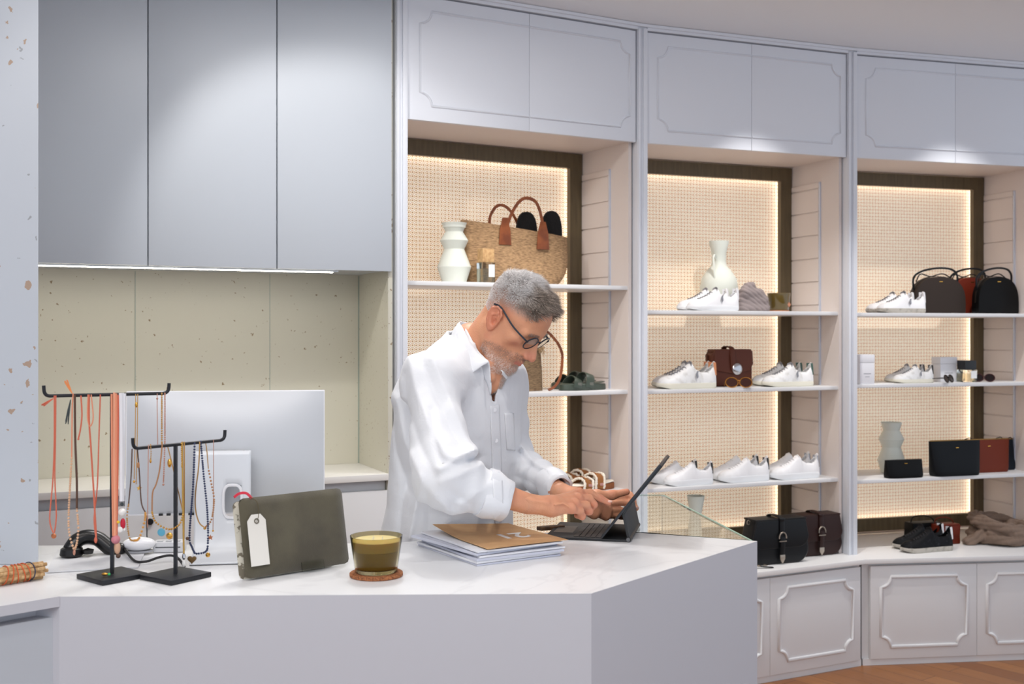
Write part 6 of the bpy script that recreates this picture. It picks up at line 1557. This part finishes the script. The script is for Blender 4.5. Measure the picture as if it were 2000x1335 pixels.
k_ = Spot(1, None, 1497, -.115); t = k_.root('strap_end', 'black leather strap with small buckles lying before the black saddle bag', 'strap')
strap([(-.09, .05, .004), (-.05, .03, .010), (0, .005, .006), (.035, 0, .003)], .014, .003, BLS, 'leather_strap', t, up=(0, 0, 1))
for xx in (-.035, .0): obj('small_buckle', MB().tube([(xx+.010*math.cos(a), .010+.008*math.sin(a), .0125) for a in [2*math.pi*q/14 for q in range(14)]], .0018, 6, close=True), mat('aged_silver', (176, 164, 150), .3, .9), t, smooth=True)
# half-moon bags
def moon(i, u0, u1, vt, y, m, label):
    u = (u0+u1)/2; sp = Spot(i, 0, u, y); r = sp.root('half_moon_bag', label, 'bag'); w = (bx(i, u1, y)-bx(i, u0, y))/2; h = sp.h(vt)
    ol = [(-w*.97, 0), (w*.97, 0), (w, .01)]+[(w*math.copysign(abs(math.cos(a))**.72, math.cos(a)), h*.30+h*.70*math.sin(a)**.85) for a in [math.pi*q/16 for q in range(17)]]+[(-w, .01)]
    obj('body', MB().ext(ol, -.028, .028), m, r, bevel=.004, bseg=2)
    zp = [(w*1.012*math.copysign(abs(math.cos(a))**.72, math.cos(a)), 0, h*.30+h*.715*math.sin(a)**.85) for a in [math.pi*q/20 for q in range(21)]]
    obj('zip', MB().tube(zp, .0, flat=(.010, .003), up=(0, 0, 1)), mat('dark_zip', (44, 36, 30), .4, .5), r)
    strap([(-w*.92, .0, h*.55), (-w*1.0, -.01, h*.95), (-w*.72, -.015, h*1.14), (-w*.1, -.015, h*1.24), (w*.45, -.015, h*1.22), (w*.72, -.01, h*1.08), (w*.80, 0, h*.86)], .010, .005, BLS, 'handle', r)
    strap([(-w*.80, .01, h*.86), (-w*.6, .015, h*1.08), (-w*.2, .015, h*1.02), (w*.3, .02, h*1.10), (w*.62, .015, h*.98)], .006, .003, BLS, 'shoulder_strap', r)
    obj('stamp', MB().box(-.010, .010, -.0290, -.0281, h*.86, h*.88), GOLD, r)
    return r
moon(2, 1782, 1880, 541, .22, mat('dark_taupe_leather', (50, 41, 36), .55, spec=.2), 'dark taupe half-moon bag, front left of three')
moon(2, 1853, 1932, 542, .285, mat('rust_leather', (104, 36, 20), .5, spec=.2), 'rust red half-moon bag, middle of three')
moon(2, 1905, 1983, 541, .17, mat('deep_black_leather', (6, 6, 7), .5, spec=.18), 'black half-moon bag, rightmost of three')
# pouches on the lower right shelf
def pouch(i, s, u0, u1, vt, y, m, label, th=.05, zipm=None, taper=.9):
    u = (u0+u1)/2; sp = Spot(i, s, u, y); r = sp.root('leather_pouch', label, 'pouch'); w = (bx(i, u1, y)-bx(i, u0, y))/2; h = sp.h(vt)
    rg = []
    for tt in (0, .04, .15, .5, .85, 1.0):
        th_ = th*(.86+.14*min(1, tt*6))*(1-.75*max(0, tt-.1)); ww = w*(taper+(1-taper)*tt)*(.97 if tt == 0 else 1)
        rg.append([(ww*math.copysign(abs(math.cos(a))**.35, math.cos(a)), th_*math.copysign(abs(math.sin(a))**.5, math.sin(a)), tt*h) for a in [2*math.pi*q/32 for q in range(32)]])
    obj('body', MB().rings(rg), m, r, smooth=True, angle=50)
    if zipm: obj('zip', MB().tube([(-w*.96, 0, h+.002), (w*.96, 0, h+.002)], .003, 6), zipm, r, smooth=True); obj('zip_pull', MB().tube([(w*.7, 0, h+.006), (w*.55, -.01, h+.012), (w*.35, -.012, h+.006)], .0022, 6), BLS, r)
    obj('stamp', MB().box(-.008, .008, -th*.50-.0030, -th*.50+.002, h*.80, h*.82), GOLD, r)
    return r
ZG = mat('gold_zip', (176, 136, 76), .3, .8)
pouch(2, 2, 1729, 1800, 897, .085, mat('deep_black_leather', (6, 6, 7), .5, spec=.18), 'small black leather flap purse in front of the angular vase', .035, None, .97)
pouch(2, 2, 1815, 1913, 860, .085, mat('blueblack_leather', (10, 14, 19), .5, spec=.2), 'black leather zip pouch, front left of three', .04, ZG)
pouch(2, 2, 1885, 1970, 858, .150, mat('rust_leather_pouch', (112, 46, 28), .5, spec=.2), 'rust brown leather zip pouch, middle of three', .030, ZG)
pouch(2, 2, 1925, 1984, 858, .205, mat('navy_leather', (26, 34, 44), .5, spec=.2), 'navy leather zip pouch, rearmost of three', .024, ZG)
# small bags, scarf on the low worktop
def mini(i, u0, u1, vt, y, m, label, sm):
    u = (u0+u1)/2; sp = Spot(i, None, u, y); r = sp.root('small_handbag', label, 'bag'); w = (bx(i, u1, y)-bx(i, u0, y))/2; h = sp.h(vt)
    obj('body', MB().ext([(-w*1.0, 0), (w*1.0, 0), (w*.94, h), (-w*.94, h)], -.035, .035), m, r, bevel=.005, bseg=2)
    obj('flap', MB().ext([(-w*.96, h*.96), (-w*.9, h*.45), (w*.9, h*.45), (w*.96, h*.96)], -.040, -.0355).box(-w*.92, w*.92, -.039, .03, h*.97, h*1.02), m, r, bevel=.002)
    strap([(-w*.8, 0, h), (-w*.7, -.01, h*1.30), (-w*.1, -.02, h*1.36), (w*.5, -.01, h*1.22), (w*.8, 0, h*1.0)], .005, .003, sm, 'shoulder_strap', r)
    return r
mini(2, 1773, 1830, 1019, .17, mat('deep_black_leather', (6, 6, 7), .5, spec=.18), 'small black handbag with a thin strap behind the black sneakers', BLS)
mini(2, 1820, 1867, 1022, .12, mat('rust_leather', (104, 36, 20), .5, spec=.2), 'small rust handbag with thin straps right behind the black sneakers', mat('rust_leather', (104, 36, 20), .5, spec=.2))
sp = Spot(2, None, 1955, .08); k = sp.k
def rope(path, n, ro, r, tw, ph=0.0):
    out = []; pts = smoothpts(path, 4)
    for q in range(n):
        prev = None
        for j, p in enumerate(pts):
            t_ = (pts[min(j+1, len(pts)-1)]-pts[max(j-1, 0)]).normalized(); a_ = t_.cross(Vector((0, 0, 1))).normalized(); b_ = a_.cross(t_)
            an = 2*math.pi*q/n+tw*j/len(pts)*6.28+ph; f_ = ro*(1.0+.25*math.sin(j*.9+q*2.1)); c_ = p+a_*(f_*math.cos(an))+b_*(f_*.8*math.sin(an))
            if prev is not None: out.append((tuple(prev), tuple(c_), r, r))
            prev = c_
    return out
ringp = [Vector((46*math.cos(a)*k, 24*math.sin(a)*k*2.0, (34+9*math.cos(a-2.4))*k)) for a in [2*math.pi*q/12 for q in range(13)]]
ring2 = [Vector((50*math.cos(a)*k, 26*math.sin(a)*k*2.0, (14+2*math.cos(a))*k)) for a in [2*math.pi*q/12 for q in range(13)]]
parts = rope(ringp, 7, .026, .0105, 1.1)+rope(ringp, 3, .008, .012, .5)+rope(ring2, 6, .024, .0120, .8, .5)+rope(ring2, 2, .006, .012, .4, .5)
parts += rope([Vector((-36*k, -.02, 26*k)), Vector((-58*k, -.03, 18*k)), Vector((-72*k, -.03, 9*k)), Vector((-88*k, -.02, 4*k))], 4, .018, .012, .15)
parts += rope([Vector((-44*k, -.05, 24*k)), Vector((-20*k, -.085, 14*k)), Vector((14*k, -.10, 7*k)), Vector((46*k, -.10, 5*k))], 5, .022, .014, .15)
parts += rope([Vector((-20*k, .02, 26*k)), Vector((10*k, .0, 22*k)), Vector((34*k, .03, 28*k))], 4, .02, .016, .3)
r = sp.root('wool_scarf', 'taupe wool scarf coiled on the low worktop at the right edge', 'scarf')
ps_ = [(V3(a), V3(b), c1, c2, (np.array(a)+np.array(b))/2) for a, b, c1, c2 in parts]
def scf(X):
    if X[0].size == 1: 
        return min(rcone(X, a, b, c1, c2) for a, b, c1, c2, m in ps_)
    lo3 = [float(X[q].min()) for q in range(3)]; hi3 = [float(X[q].max()) for q in range(3)]; d = None
    for a, b, c1, c2, m in ps_:
        if any(m[q] < lo3[q]-.06 or m[q] > hi3[q]+.06 for q in range(3)): continue
        v = rcone(X, a, b, c1, c2); d = v if d is None else smin(d, v, .004)
    if d is None: return np.full(np.broadcast(*X).shape, .05, f32)
    return np.maximum(d-.0012*vnoise(X, 110, 3), .0008-X[2])
v, f = surfnet(scf, (-.30, -.26, -.006), (.30, .22, .20), .0045, 16)
nmesh('cloth', v, f, TPE, r)
